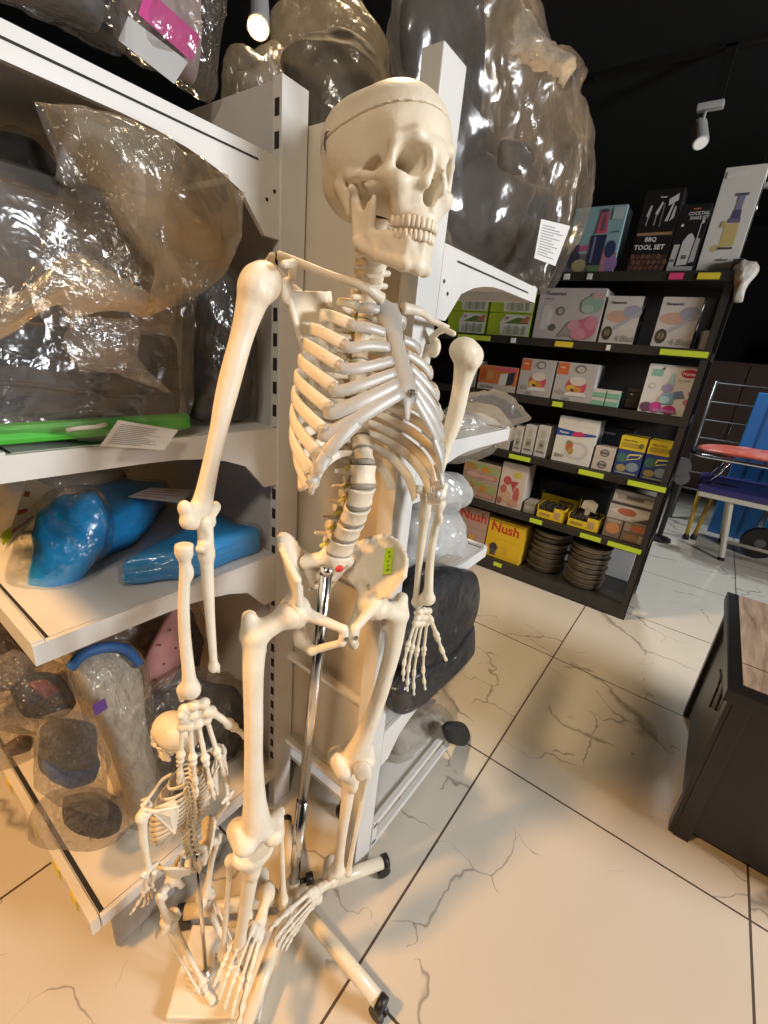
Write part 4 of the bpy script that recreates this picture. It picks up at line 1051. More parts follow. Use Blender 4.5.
# ---- top of the left bay
o = bag('bagged_shoe', 'clear bag with a dark padded item on the top shelf, at the upper left corner', 'bag', on(50, 30, 1, 1.02))
soft('contents', px_on([(-30, -40), (60, -45), (98, 5), (92, 30), (40, 8), (-20, -10)], 1, 1.02), .06, M_GRY, o, seed=3.1)
soft('film', px_on([(-60, -70), (70, -70), (112, -10), (116, 50), (80, 36), (20, 4), (-50, -20)], 1, 1.02), .085, F_CLEAR, o, seed=5, amp=.012)
o = bag('bagged_garment', 'clear bag with a magenta and white card on the top shelf, above the shelf edge', 'bag', on(165, 60, 1, 1.02))
soft('contents', px_on([(128, -20), (196, -20), (198, 60), (190, 84), (150, 62), (124, 30)], 1, 1.03), .035, mat('mauve_cloth', (.36, .28, .27), rough=.8, bump=.4, noise_amt=.3), o, seed=8)
card('magenta_card', px_on([(146, -12), (200, 36), (192, 62), (138, 14)], 1, .972), M_MAG, o)
card('white_card', px_on([(128, 16), (188, 62), (174, 84), (118, 40)], 1, .976), M_GREYP, o)
soft('film', px_on([(116, -40), (218, -40), (222, 0), (208, 70), (208, 100), (170, 76), (118, 48)], 1, 1.02), .062, F_CLEAR, o, seed=9, amp=.012)
o = bag('bagged_bundle', 'small crinkled clear bag peeking over the beige panel beside the hanging lamp', 'bag', on(252, 72, 1, 1.25))
soft('contents', px_on([(232, 80), (250, 70), (270, 62), (284, 190), (250, 230), (232, 190)], 1, 1.3), .05, M_GRY, o, seed=12)
soft('film', px_on([(228, 42), (246, 52), (262, 46), (290, 60), (300, 190), (256, 236), (226, 190), (224, 72)], 1, 1.28), .08, F_MILK, o, seed=14, amp=.014, smooth=3)
# ---- bag hung behind the skull, on the post top
o = bag('bagged_cushion', 'milky plastic bag with a black soft item hanging behind the back of the large skull', 'bag', at(328, 70, .93))
C1 = [(272, 26), (284, 14), (300, 16), (322, 4), (352, 8), (372, 26), (386, 52), (390, 92), (372, 120), (352, 150), (340, 164), (322, 160), (306, 128), (286, 84), (274, 56)]
soft('contents', px_at([(286, 60), (310, 40), (345, 36), (372, 52), (382, 86), (356, 122), (338, 152), (322, 148), (308, 118), (292, 86)], .93), .055, M_BLK, o, seed=21, amp=.016, freq=10)
soft('film', px_at(C1, .93), .080, F_MILK, o, seed=22, amp=.013, freq=13, smooth=5)
# ---- big bag on top of the right bay
o = bag('bagged_brace', 'large clear plastic bag with a black moulded item and paper label, right of the skull', 'bag', on(500, 150, 1, .62))
YB_ = .60
def RX(q, y=YB_): return px_on(q, 1, y)
for nm, q, T, m_ in (('upright_part', [(398, -30), (470, -30), (474, 60), (470, 130), (478, 160), (440, 200), (420, 120), (400, 70)], .055, M_BLK), ('arm_part', [(440, 150), (478, 150), (512, 178), (545, 190), (556, 215), (548, 262), (500, 276), (452, 250), (436, 200)], .06, M_CHAR)):
    soft(nm, RX(q, YB_+.04), T, m_, o, seed=31, amp=.007)
soft('buckle', RX([(502, 140), (522, 142), (530, 162), (520, 176), (500, 168)], YB_-.01), .03, M_BLK, o, seed=33)
C2 = [(490+(x-490)*.94, 120+(y-120)*.965) for x, y in [(392, -30), (450, -60), (520, -40), (534, 20), (545, 48), (572, 62), (568, 90), (584, 110), (589, 160), (585, 195), (570, 240), (556, 270), (546, 296), (508, 296), (462, 268), (428, 250), (398, 120), (386, 40)]]
soft('film', RX(C2), .095, F_BIG, o, seed=35, amp=.034, freq=8, smooth=3, n_rings=30, n_ang=150)
sheet('loose_fold', [RX([(520, 5), (534, 20), (548, 48)], .52), RX([(508, 40), (545, 48), (575, 60)], .49), RX([(515, 62), (545, 75), (566, 88)], .52)], F_MILK, o, amp=.01, seed=2)
card('paper_label', [on(541, 219, 1, .463), on(570, 226, 1, .463), on(555, 266, 1, .470), on(534, 258, 1, .470)][::-1], M_PAPER, o, lines=12)
# ---- second shelf, left bay: the big bag with the green-edged item
o = bag('wrapped_case', 'big loose clear plastic bag around a dark boxy item with a bright green bottom edge', 'bag', (.33, .95, 1.235))
bx = MB().box((.02, .80, 1.262), (.462, 1.22, 1.405), bev=.018); bx.build('dark_box', M_CHAR, o)
bx = MB().box((.225, .86, 1.405), (.445, 1.18, 1.615), bev=.03); bx.build('padded_top', M_GRY, o)
MB().box((.015, .792, 1.238), (.470, 1.22, 1.268), bev=.008).build('green_base', M_GREEN, o)
MB().tube(catmull([(.33, .86, 1.60), (.345, .84, 1.665), (.40, .86, 1.68), (.46, .90, 1.655), (.465, .92, 1.60)], 8), .011, 10).build('carry_handle', mat('grey_strap', (.30, .31, .34), rough=.6), o, smooth=True)
for z in (1.315, 1.355): MB().tube(catmull([(.03, .796, z), (.2, .790, z+.010), (.35, .794, z-.012), (.455, .798, z-.004)], 8), .0035, 8).build('piping', M_BLK, o, smooth=True)
Y1 = .765
soft('film', px_on([(-40, 180), (60, 200), (150, 230), (196, 270), (194, 330), (192, 400), (180, 434), (100, 440), (20, 432), (-50, 425)], 1, Y1+.03), .032, F_CLEAR, o, seed=41, amp=.010, freq=11, n_ang=96)
def q3(pts): return [on(x, y, 1, yy) for x, y, yy in pts]
sheet('open_mouth', [q3([(35, 102, .72), (70, 108, .70), (105, 115, .69), (140, 126, .685), (180, 146, .69), (215, 168, .70), (245, 192, .73)]),
                     q3([(48, 125, .735), (85, 150, .70), (118, 165, .68), (150, 175, .675), (185, 190, .68), (214, 210, .69), (238, 232, .725)]),
                     q3([(75, 165, .745), (105, 195, .715), (130, 215, .695), (155, 222, .69), (185, 235, .69), (210, 250, .70), (226, 268, .725)]),
                     q3([(105, 200, .755), (122, 225, .735), (140, 246, .715), (158, 252, .70), (178, 268, .70), (196, 284, .71), (204, 292, .735)]),
                     q3([(128, 232, .765), (136, 246, .75), (146, 262, .735), (152, 276, .72), (150, 296, .72), (148, 308, .725), (145, 318, .745)])], F_WARM, o, amp=.009, freq=13, seed=4)
sheet('inner_side', [q3([(35, 102, .76), (60, 170, .78), (40, 240, .79), (20, 290, .77)]), q3([(105, 115, .80), (110, 180, .80), (95, 240, .795), (70, 290, .775)]), q3([(180, 146, .80), (170, 200, .80), (150, 250, .79), (120, 300, .775)])], F_CLEAR, o, amp=.010, freq=12, seed=6)
sheet('hanging_fold', [q3([(-30, 300, .70), (20, 292, .69), (66, 255, .69), (90, 262, .70), (145, 292, .71), (165, 300, .72)]),
                       q3([(-30, 330, .69), (20, 312, .68), (60, 286, .68), (95, 284, .69), (140, 303, .70), (156, 310, .715)]),
                       q3([(-30, 352, .71), (10, 334, .70), (55, 305, .695), (70, 318, .70), (108, 312, .71), (145, 320, .72)])], F_WARM, o, amp=.007, freq=14, seed=8)
sheet('lower_fold', [q3([(70, 316, .73), (100, 318, .725), (135, 320, .73)]), q3([(66, 345, .735), (105, 350, .73), (142, 362, .735)]), q3([(78, 372, .75), (120, 378, .75), (172, 396, .755)])], F_CLEAR, o, amp=.008, freq=16, seed=9)
card('care_label', [on(100, 446, 1, .764), on(164, 450, 1, .764), on(178, 430, 1, .766), on(118, 420, 1, .766)], M_PAPER, o, lines=11)
MB().tube([on(66, 430, 1, .764), on(80, 428, 1, .760), on(96, 427, 1, .762), on(106, 424, 1, .764)], .0035, 8).build('tie_cord', M_BEIGE, o, smooth=True)
o = bag('bagged_pouch', 'black item in shiny wrap on the second shelf, beside the back panel', 'bag', (.585, .92, 1.225))
soft('wrapped_body', px_on([(188, 275), (212, 268), (236, 280), (244, 330), (244, 417), (190, 418), (184, 340)], 1, .885), .055, M_CHAR, o, seed=51, amp=.008, backflat=.8)
soft('film', px_on([(184, 268), (214, 260), (240, 275), (248, 330), (248, 421), (186, 422), (180, 340)], 1, .885), .065, F_CLEAR, o, seed=52, amp=.010, backflat=.8)
o = bag('bagged_coat', 'glossy black bundle in clear wrap at the left end of the second shelf', 'bag', on(20, 330, 1, .98))
soft('wrapped_body', px_on([(-70, 150), (20, 142), (52, 165), (58, 220), (48, 280), (20, 330), (-70, 345)], 1, .98), .09, M_BLKB, o, seed=55, amp=.016)
soft('film', px_on([(-70, 140), (20, 134), (58, 160), (64, 225), (52, 290), (24, 340), (-70, 352)], 1, .98), .105, F_CLEAR, o, seed=56, amp=.018)
o = bag('helmet_bag', 'black rounded case with a pale stripe tucked under the top shelf', 'case', on(130, 115, 1, 1.1))
soft('shell', px_on([(70, 130), (80, 96), (118, 90), (160, 112), (186, 140), (170, 175), (120, 170), (80, 160)], 1, 1.30), .08, M_BLKB, o, seed=57, amp=.004)
MB().tube(catmull(px_on([(112, 125), (114, 108), (126, 104), (140, 118), (150, 145), (150, 170)], 1, 1.195), 6), .010, 8).build('stripe', M_GRY, o, smooth=True)

# ---- third shelf: blue packs
def blue_pack(label, corners, z0, h, seed, tails=(), lab=None):
    """flat rectangular pack on the shelf: four ground corners and a height"""
    cs = [np.array((*c, z0), float) for c in corners]; ctr = np.mean(cs, 0)
    r = bag('blue_pack', label, 'pack', ctr, 'blue wrapped packs')
    def body(name, grow, m, amp, h_, zz):
        bm = bmesh.new(); vs = []
        for zc in (zz, zz+h_):
            for c in cs: vs.append(bm.verts.new(tuple(ctr[:2]+(c[:2]-ctr[:2])*grow)+(zc,)))
        for f in ((3, 2, 1, 0), (4, 5, 6, 7), (0, 1, 5, 4), (1, 2, 6, 5), (2, 3, 7, 6), (3, 0, 4, 7)): bm.faces.new([vs[i] for i in f])
        bmesh.ops.recalc_face_normals(bm, faces=bm.faces); bmesh.ops.bevel(bm, geom=list(bm.edges), offset=h_*.22, segments=2, affect='EDGES', profile=.5)
        bmesh.ops.subdivide_edges(bm, edges=list(bm.edges), cuts=3, use_grid_fill=True); bm.normal_update()
        for v in bm.verts:
            d = ridged(v.co, 13, seed)*amp+noise.noise(v.co*9+Vector((seed, 0, 0)))*amp*1.5; bulge = 1-((Vector(ctr).xy-v.co.xy).length/.2)**2
            v.co += v.normal*d
            if v.co.z > zz+h_*.6: v.co.z += .010*max(0, bulge)
            v.co.z = max(v.co.z, z0+.0005)
        b = MB().bm(bm); return b.build(name, m, r, smooth=True)
    body('wrapped_body', .95, M_BLUE, .007, h, z0+.001); body('film', 1.0, F_PACK, .008, h+.007, z0+.001)
    if lab: card('paper_sticker', lab, M_PAPER, r, lines=4, linemat=mat('rose_print', (.50, .22, .22), rough=.6))
    return r
blue_pack('blue wrapped pack lying against the back panel, nearest the slotted upright', [(.335, .875), (.455, .812), (.660, .825), (.640, 1.00)], .906, .055, 61.)
blue_pack('blue wrapped pack with a printed paper sticker, behind the front blue packs', [(.330, 1.00), (.470, 1.06), (.655, 1.24), (.470, 1.36)], .906, .085, 62.,
          lab=[on(128, 497, 2, 1.013), on(180, 503, 2, 1.013), on(196, 490, 2, 1.013), on(150, 488, 2, 1.013)])
o = bag('blue_pack', 'tall blue bagged pack leaning at the front corner of the middle shelf', 'pack', on(60, 600, 1, .93), 'blue wrapped packs')
soft('wrapped_body', px_at([(34, 600), (60, 606), (80, 580), (100, 545), (106, 512), (94, 494), (66, 496), (44, 512), (36, 560)], .93), .042, M_BLUE, o, seed=64, amp=.008, backflat=.9)
soft('film', px_at([(14, 596), (40, 610), (66, 610), (90, 578), (108, 540), (110, 505), (92, 488), (58, 488), (30, 520), (14, 560)], .93), .054, F_PACK, o, seed=65, amp=.009, backflat=.9)
card('printed_card', [at(4, 552, .965), at(40, 514, .95), at(62, 492, .95), at(28, 476, .975)], M_PAPER, o, lines=3, linemat=mat('maroon_print', (.35, .10, .10), rough=.6))
card('lime_sticker', [at(3, 546, .945), at(13, 536, .945), at(10, 527, .945), at(1, 534, .945)], M_TAGG, o)
o = bag('blue_pack', 'small blue wrapped pack at the back of the middle shelf under the brackets', 'pack', on(220, 500, 2, .95), 'blue wrapped packs')
soft('wrapped_body', px_on([(150, 500), (180, 486), (225, 484), (245, 500), (236, 520), (170, 520)], 1, 1.33), .04, M_BLUE, o, seed=66)
o = bag('bagged_linen', 'pale clear bag of folded goods at the back left of the middle shelf', 'bag', on(30, 500, 1, 1.33))
soft('contents', px_on([(-30, 470), (40, 462), (120, 470), (126, 500), (60, 520), (-30, 540)], 1, 1.33), .07, M_BEIGE, o, seed=67); soft('film', px_on([(-40, 464), (40, 456), (126, 464), (136, 502), (60, 528), (-40, 550)], 1, 1.33), .085, F_PACK, o, seed=68, amp=.012)

# ---- bottom deck of the left bay: bagged supports and slippers
o = bag('bagged_cast', 'beige padded boot with a blue rim in clear wrap, tallest thing on the bottom deck', 'bag', (.34, 1.0, .165))
soft('padded_body', px_on([(72, 662), (92, 650), (124, 648), (138, 668), (144, 720), (158, 775), (170, 830), (168, 862), (140, 850), (120, 780), (98, 725), (80, 690)], 1, .97), .05, M_BEIGE, o, seed=71, amp=.004)
MB().tube(catmull(px_on([(70, 668), (84, 654), (108, 647), (126, 650), (138, 664)], 1, .94), 6), .012, 10).build('blue_rim', M_BLUEP, o, smooth=True)
card('purple_label', px_on([(95, 716), (108, 708), (105, 698), (92, 705)], 1, .912), mat('purple_print', (.10, .04, .20), rough=.5), o)
soft('film', px_on([(66, 664), (90, 644), (128, 642), (146, 665), (152, 720), (168, 775), (178, 830), (176, 870), (136, 860), (112, 785), (90, 730), (74, 692)], 1, .965), .062, F_CRINK, o, seed=72, amp=.010)
o = bag('bagged_support', 'clear wrapped grey and blue rounded support in front of the beige boot', 'bag', (.25, .90, .40))
soft('grey_body', px_on([(40, 730), (60, 720), (92, 724), (96, 748), (94, 770), (66, 776), (42, 770)], 1, .90), .045, M_GRY, o, seed=73)
soft('blue_body', px_on([(42, 758), (70, 764), (96, 758), (94, 776), (66, 784), (46, 778)], 1, .885), .04, M_BLUEP, o, seed=74)
soft('film', px_on([(34, 728), (58, 714), (94, 716), (104, 745), (102, 780), (104, 815), (60, 800), (38, 782)], 1, .89), .060, F_CRINK, o, seed=75, amp=.011)
o = bag('bagged_slipper', 'amber wrapped black slipper lying near the front edge of the bottom deck', 'bag', (.25, .90, .165))
soft('slipper', px_on([(64, 800), (92, 792), (118, 806), (116, 826), (90, 834), (66, 824)], 1, .93), .05, M_BLK, o, seed=76)
soft('film', px_on([(24, 840), (34, 815), (52, 798), (90, 786), (122, 800), (124, 828), (98, 840), (50, 836)], 1, .92), .062, F_CRINK, o, seed=77, amp=.014, smooth=4)
o = bag('bagged_insole', 'dusty pink dotted insole standing at the back of the bottom deck', 'insole', (.50, 1.05, .40))
ins = soft('sole', px_on([(146, 690), (144, 660), (158, 632), (172, 608), (184, 604), (186, 640), (176, 672), (158, 700)], 1, 1.0), .018, M_PINK, o, seed=78, amp=.001)
for x, y in ((160, 645), (170, 630), (176, 648), (164, 664), (155, 680)): MB().tube([on(x, y, 1, .984), on(x, y, 1, .979)], .003, 8).build('dot', M_BROWN, o)
o = bag('bagged_belt', 'clear bag of dark straps with red trim at the left edge of the bottom deck', 'bag', on(35, 690, 1, 1.05))
soft('straps', px_on([(10, 690), (30, 672), (60, 676), (76, 700), (60, 715), (24, 714)], 1, 1.08), .045, M_BLK, o, seed=79); soft('red_trim', px_on([(28, 684), (48, 680), (60, 690), (44, 698)], 1, 1.02), .015, mat('dark_red', (.22, .04, .03), rough=.6), o, seed=80)
soft('film', px_on([(-20, 668), (20, 655), (70, 664), (90, 700), (70, 726), (10, 728), (-20, 716)], 1, 1.06), .065, F_CRINK, o, seed=81, amp=.012)
o = bag('bagged_brush', 'amber bag with a small dark item at the far left of the bottom deck', 'bag', on(15, 742, 1, 1.05))
soft('contents', px_on([(2, 748), (20, 736), (34, 738), (30, 748), (8, 756)], 1, 1.08), .02, M_BROWN, o, seed=82); soft('film', px_on([(-30, 740), (10, 725), (36, 732), (38, 748), (10, 764), (-30, 772)], 1, 1.06), .04, F_CRINK, o, seed=83, amp=.010)
o = bag('bagged_pads', 'dark clear-wrapped bundle at the back of the bottom deck behind the small skull', 'bag', (.56, 1.2, .30))
soft('contents', px_on([(150, 700), (190, 680), (235, 690), (250, 730), (246, 800), (170, 810), (140, 760)], 1, .97), .05, M_BLK, o, seed=84, amp=.012); soft('film', px_on([(140, 695), (190, 668), (240, 680), (258, 730), (250, 812), (166, 822), (130, 765)], 1, .965), .062, F_CRINK, o, seed=85, amp=.014)
o = bag('bagged_socks', 'crinkled clear bag of grey and brown goods under the middle shelf, behind the beige boot', 'bag', on(120, 640, 1, 1.1))
soft('contents', px_on([(70, 630), (120, 610), (180, 600), (200, 640), (190, 690), (110, 680), (70, 660)], 1, 1.13), .05, mat('brown_goods', (.16, .10, .07), rough=.8, bump=.5, col2=(.10, .10, .11), noise_scale=9), o, seed=86, amp=.014); soft('film', px_on([(60, 628), (120, 602), (186, 592), (208, 640), (196, 700), (106, 690), (60, 664)], 1, 1.125), .06, F_CRINK, o, seed=87, amp=.014)
o = bag('bagged_rolls', 'dark brown bundle in plastic under the corner of the middle shelf', 'bag', on(5, 640, 1, 1.5))
soft('contents', px_on([(-40, 600), (10, 612), (30, 640), (30, 680), (-40, 690)], 1, 1.6), .10, M_BROWN, o, seed=88); soft('film', px_on([(-46, 595), (12, 604), (38, 640), (36, 690), (-46, 700)], 1, 1.58), .11, F_CRINK, o, seed=89, amp=.012)

# ---- right bay
o = bag('bagged_mask', 'clear bag with grey moulded goods on the second shelf beside the far shoulder', 'bag', (1.0, .60, 1.245))
soft('contents', px_on([(448, 455), (450, 422), (470, 412), (490, 418), (500, 434), (470, 452)], 1, .56), .05, M_GREYP, o, seed=91); soft('film', px_on([(440, 460), (444, 415), (468, 402), (495, 408), (508, 434), (470, 458)], 1, .55), .07, F_MILK, o, seed=92, amp=.010)
o = bag('bagged_straps', 'flat clear bag with black straps on top of the grey moulded goods', 'bag', (1.15, .66, 1.30))
soft('contents', px_on([(462, 408), (480, 394), (505, 400), (522, 416), (500, 420), (476, 414)], 1, .64), .014, M_BLK, o, seed=93); soft('film', px_on([(456, 412), (470, 392), (505, 392), (530, 418), (512, 426), (474, 420)], 1, .63), .026, F_MILK, o, seed=94, amp=.010)
o = bag('white_bag', 'white plastic wrapped bundle on the third shelf, the upper of two behind the far elbow', 'bag', (.90, .60, .99))
soft('bundle', px_on([(402, 500), (414, 482), (440, 470), (462, 480), (460, 500), (430, 512)], 1, .56), .06, F_WHITE, o, seed=95, amp=.018); soft('inside', px_on([(408, 500), (420, 486), (440, 476), (456, 484), (454, 498), (430, 506)], 1, .565), .045, M_PAPER, o, seed=95.5)
o = bag('white_bag', 'white plastic wrapped bundle lying on the third shelf below the other white bundle', 'bag', (.90, .60, .90))
soft('bundle', px_on([(398, 575), (402, 520), (426, 506), (452, 512), (460, 536), (444, 560)], 1, .56), .06, F_WHITE, o, seed=96, amp=.018); soft('inside', px_on([(404, 568), (408, 526), (426, 512), (448, 518), (454, 536), (440, 554)], 1, .565), .045, M_PAPER, o, seed=96.5)
soft('film_tail', px_on([(420, 575), (446, 556), (462, 560), (452, 606), (440, 600)], 1, .47), .006, F_MILK, o, seed=97, amp=.006)
for i, (lab, q, yy) in enumerate((('flat black cushion in clear wrap behind the far hand, upper of two', [(392, 640), (412, 600), (446, 570), (472, 572), (476, 596), (468, 626), (440, 660), (404, 672)], .438), ('flat black cushion in clear wrap below the far hand, lower of two', [(392, 690), (410, 668), (444, 652), (470, 622), (471, 648), (446, 676), (410, 708), (394, 712)], .432))):
    o = bag('bagged_cushion', lab, 'cushion', on(430, 640, 1, yy), 'black cushions on the right bay')
    soft('cushion', px_on(q, 1, yy), .03, M_BLK, o, seed=101+i, amp=.004, k=7, backflat=4.); soft('film', px_on(q, 1, yy-.004), .033, F_THIN, o, seed=103+i, amp=.007, k=5, backflat=3., freq=11)
o = bag('carton', 'small purple and orange carton in a clear bag below the black cushions', 'box', (.95, .55, .142))
b = MB(); c = [on(402, 712, 1, .62), on(432, 730, 1, .62), on(436, 700, 1, .62), on(416, 694, 1, .62)]
dd = np.array((.03, .16, .0)); b.v = c+[p+dd for p in c]; b.f = [(3, 2, 1, 0), (4, 5, 6, 7), (0, 1, 5, 4), (1, 2, 6, 5), (2, 3, 7, 6), (3, 0, 4, 7)]; b.m = [0, 0, 0, 1, 1, 0]
b.build('box', None, o, mats=[mat('carton_purple', (.05, .04, .20), rough=.45), mat('carton_orange', (.62, .15, .03), rough=.45)])
soft('film', px_on([(394, 735), (398, 706), (420, 686), (452, 700), (466, 735), (440, 752), (404, 756)], 1, .55), .05, F_CLEAR, o, seed=106, amp=.010)
o = bag('bagged_box', 'grey bagged goods on the bottom deck of the right bay, under the lowest shelf', 'bag', (.95, .70, .165))
soft('contents', px_on([(392, 745), (400, 725), (440, 712), (450, 728), (430, 745), (398, 755)], 1, .54), .04, M_GREYP, o, seed=107); soft('film', px_on([(386, 752), (396, 716), (442, 704), (456, 730), (436, 752), (396, 764)], 1, .535), .05, F_MILK, o, seed=108, amp=.010)
o = bag('black_ball', 'small rounded black thing at the far end of the bottom deck', 'ball', (1.15, .50, .142))
soft('ball', px_on([(444, 728), (450, 722), (464, 723), (469, 735), (462, 745), (448, 742)], 1, .432), .025, M_BLK, o, seed=109, amp=.002, backflat=1.)
# ================================================================ boxed goods on the dark rack
_pc = {}
def pc(c):
    k = tuple(round(q, 3) for q in c)
    if k not in _pc: _pc[k] = mat('print_%d' % len(_pc), c, rough=.5, spec=.35)
    return _pc[k]
_fc = {}
def text_tris(s):
    if s in _fc: return _fc[s]
    cu = bpy.data.curves.new('t', 'FONT'); cu.body = s; cu.size = 1; cu.resolution_u = 2; cu.offset = .025
    ob = bpy.data.objects.new('t', cu); C.objects.link(ob); dg = bpy.context.evaluated_depsgraph_get(); ev = ob.evaluated_get(dg); me = ev.to_mesh()
    v = [(q.co.x, q.co.y) for q in me.vertices]; f = [tuple(p.vertices) for p in me.polygons]; ev.to_mesh_clear()
    bpy.data.objects.remove(ob); bpy.data.curves.remove(cu)
    x0 = min(q[0] for q in v); x1 = max(q[0] for q in v); y0 = min(q[1] for q in v); y1 = max(q[1] for q in v)
    _fc[s] = ([((x-x0)/(y1-y0), (y-y0)/(y1-y0)) for x, y in v], f, (x1-x0)/(y1-y0)); return _fc[s]
def art(name, org, U, Vv, W, H, prims, parent):
    """printed matter lying on a face: org = lower-left corner, U/V unit axes, W x H size; one thin layer per print"""
    org, U, Vv = (np.array(q, float) for q in (org, U, Vv)); n = np.cross(U, Vv); mats = []; b = MB()
    for li, pr_ in enumerate(prims):
        col = pr_[-1]; m = pc(col)
        if m not in mats: mats.append(m)
        mi = mats.index(m); off = n*(.0004+.00025*li)
        P = lambda u, v: org+U*(u*W)+Vv*(v*H)+off
        if pr_[0] == 'r': u0, v0, u1, v1 = pr_[1:5]; b.raw([P(u0, v0), P(u1, v0), P(u1, v1), P(u0, v1)], [(0, 1, 2, 3)], mi)
        elif pr_[0] == 'p': b.raw([P(*q) for q in pr_[1]], [tuple(range(len(pr_[1])))], mi)
        elif pr_[0] == 'e':
            cu, cv, ru, rv = pr_[1:5]; b.raw([P(cu+ru*math.cos(2*PI*k/18), cv+rv*math.sin(2*PI*k/18)) for k in range(18)], [tuple(range(18))], mi)
        elif pr_[0] == 't':
            u, v, h, s = pr_[1:5]; tv, tf, asp = text_tris(s); hh = h*H; k = min(1., (1-u)*.98*W/(asp*hh)) if len(pr_) < 7 else pr_[5]
            b.raw([org+U*(u*W+x*hh*k)+Vv*(v*H+y*hh)+off for x, y in tv], tf, mi)
    return b.build(name, None, parent, mats=mats)
K, Wt, Rd, Yl, Bl = (.012, .012, .012), (.78, .77, .74), (.55, .03, .05), (.78, .58, .03), (.03, .06, .30)
FX = 2.845
def carton(name, label, y0, y1, z0, z1, dep, body, prims=(), cat='box', group=None, x=FX, turn=0., side=None, sideart=None):
    """cardboard box, its printed front towards -X; y0<y1"""
    W, H = y1-y0, z1-z0; o = empty(name, (x+dep/2, (y0+y1)/2, z0), label, cat, group)
    Rz = Tr(x+dep/2, (y0+y1)/2, 0) @ Matrix.Rotation(turn, 4, 'Z') @ Tr(-x-dep/2, -(y0+y1)/2, 0)
    b = MB().box((x, y0, z0), (x+dep, y1, z1), 0, bev=.0015, M=Rz)
    b.build('carton', body if not isinstance(body, tuple) else pc(body), o)
    fl = MB().box((x+.002, y0+W*.02, z1-.0005), (x+dep-.002, y1-W*.02, z1+.0012), M=Rz); fl.build('top_flap', pc(side) if side else (body if not isinstance(body, tuple) else pc(body)), o)
    if prims:
        R3 = np.array(Rz.to_3x3()); q = np.array(Rz @ Vector((x, y1, z0)))
        art('printed_front', q, R3 @ np.array((0, -1., 0)), (0, 0, 1), W, H, prims, o)
    if sideart:
        R3 = np.array(Rz.to_3x3()); q = np.array(Rz @ Vector((x, y0, z0))); art('printed_side', q, R3 @ np.array((1., 0, 0)), (0, 0, 1), dep, H, sideart, o)
    return o
# ---- top shelf
z = 1.9065
carton('blender_box', 'pale teal box printed with a dark blender and fruit on the rack top', .655, .915, z, z+.315, .14, (.26, .42, .44), [
    ('r', 0, 0, 1, .30, (.16, .14, .15)), ('e', .15, .22, .14, .14, (.05, .05, .08)), ('e', .80, .20, .20, .18, (.48, .20, .26)), ('e', .93, .14, .12, .12, (.30, .18, .40)), ('e', .30, .12, .15, .10, (.42, .36, .18)), ('e', .60, .10, .14, .09, (.14, .24, .10)), ('e', .86, .36, .10, .13, (.04, .05, .14)),
    ('r', .10, .30, .24, .44, (.08, .06, .09)), ('r', .24, .34, .42, .43, (.50, .12, .24)), ('p', [(.46, .12), (.72, .12), (.74, .58), (.44, .58)], (.03, .035, .08)), ('r', .50, .16, .54, .55, (.20, .22, .34)), ('p', [(.50, .60), (.72, .60), (.68, .93), (.54, .93)], (.55, .10, .16)), ('p', [(.57, .64), (.66, .64), (.64, .88), (.585, .88)], (.16, .10, .13)),
    ('e', .60, .93, .08, .03, (.10, .08, .11)), ('r', .76, .80, .97, .97, (.44, .52, .50)), ('r', .10, .70, .22, .73, (.08, .14, .18)), ('r', .10, .62, .22, .645, (.08, .14, .18)), ('r', .84, .60, .95, .63, (.10, .16, .2))], side=(.30, .26, .24))
carton('barbecue_set_box', 'black box lettered BBQ TOOL SET on the rack top, beside the teal blender box', .415, .585, z, z+.365, .11, (.012, .010, .010), [
    ('t', .42, .90, .022, 'Tower', Wt), ('p', [(.16, .70), (.22, .82), (.27, .82), (.24, .66)], (.50, .49, .47)), ('r', .20, .58, .23, .72, (.36, .34, .32)), ('p', [(.38, .72), (.50, .86), (.54, .84), (.46, .70)], (.55, .54, .52)), ('r', .41, .58, .44, .72, (.36, .34, .32)), ('r', .56, .56, .59, .84, (.20, .19, .18)), ('p', [(.68, .80), (.90, .86), (.88, .94), (.66, .88)], (.60, .59, .57)), ('p', [(.68, .62), (.76, .62), (.82, .82), (.78, .83)], (.55, .54, .52)), ('p', [(.80, .62), (.90, .66), (.90, .78), (.86, .80)], (.50, .49, .47)),
    ('r', .04, .46, .96, .495, (.32, .20, .10)), ('t', .30, .375, .065, 'BBQ', Wt), ('t', .05, .285, .062, 'TOOL SET', Wt),
    ('r', .0, .02, 1, .22, (.05, .028, .02))]+[('e', .08+.14*(i % 7)+.05*(i//7 % 2), .06+.07*(i//7), .062, .032, (.16, .07, .045) if i % 3 else (.10, .05, .035)) for i in range(20)], side=K)
carton('barware_set_box', 'narrow black box with white barware drawings on the rack top, right of the BBQ box', .285, .41, z, z+.292, .10, (.014, .012, .011), [
    ('t', .30, .84, .05, 'COCKTAIL', (.62, .6, .56)), ('t', .38, .775, .05, 'SHAKE SET', (.62, .6, .56)), ('r', .42, .92, .66, .94, (.42, .14, .05)), ('e', .20, .70, .05, .02, Wt),
    ('p', [(.06, .08), (.26, .08), (.30, .42), (.10, .42)], (.50, .48, .45)), ('p', [(.34, .10), (.70, .12), (.74, .50), (.60, .58), (.48, .56), (.36, .46)], (.58, .56, .53)), ('p', [(.74, .14), (.92, .16), (.92, .50), (.78, .50)], (.44, .42, .40)), ('r', .80, .50, .83, .72, (.55, .53, .5)), ('r', .46, .20, .62, .26, (.15, .14, .13)), ('r', .12, .16, .24, .20, (.15, .14, .13)), ('e', .86, .74, .05, .03, (.55, .53, .5)), ('r', .06, .02, .94, .09, (.4, .38, .36))], side=K)
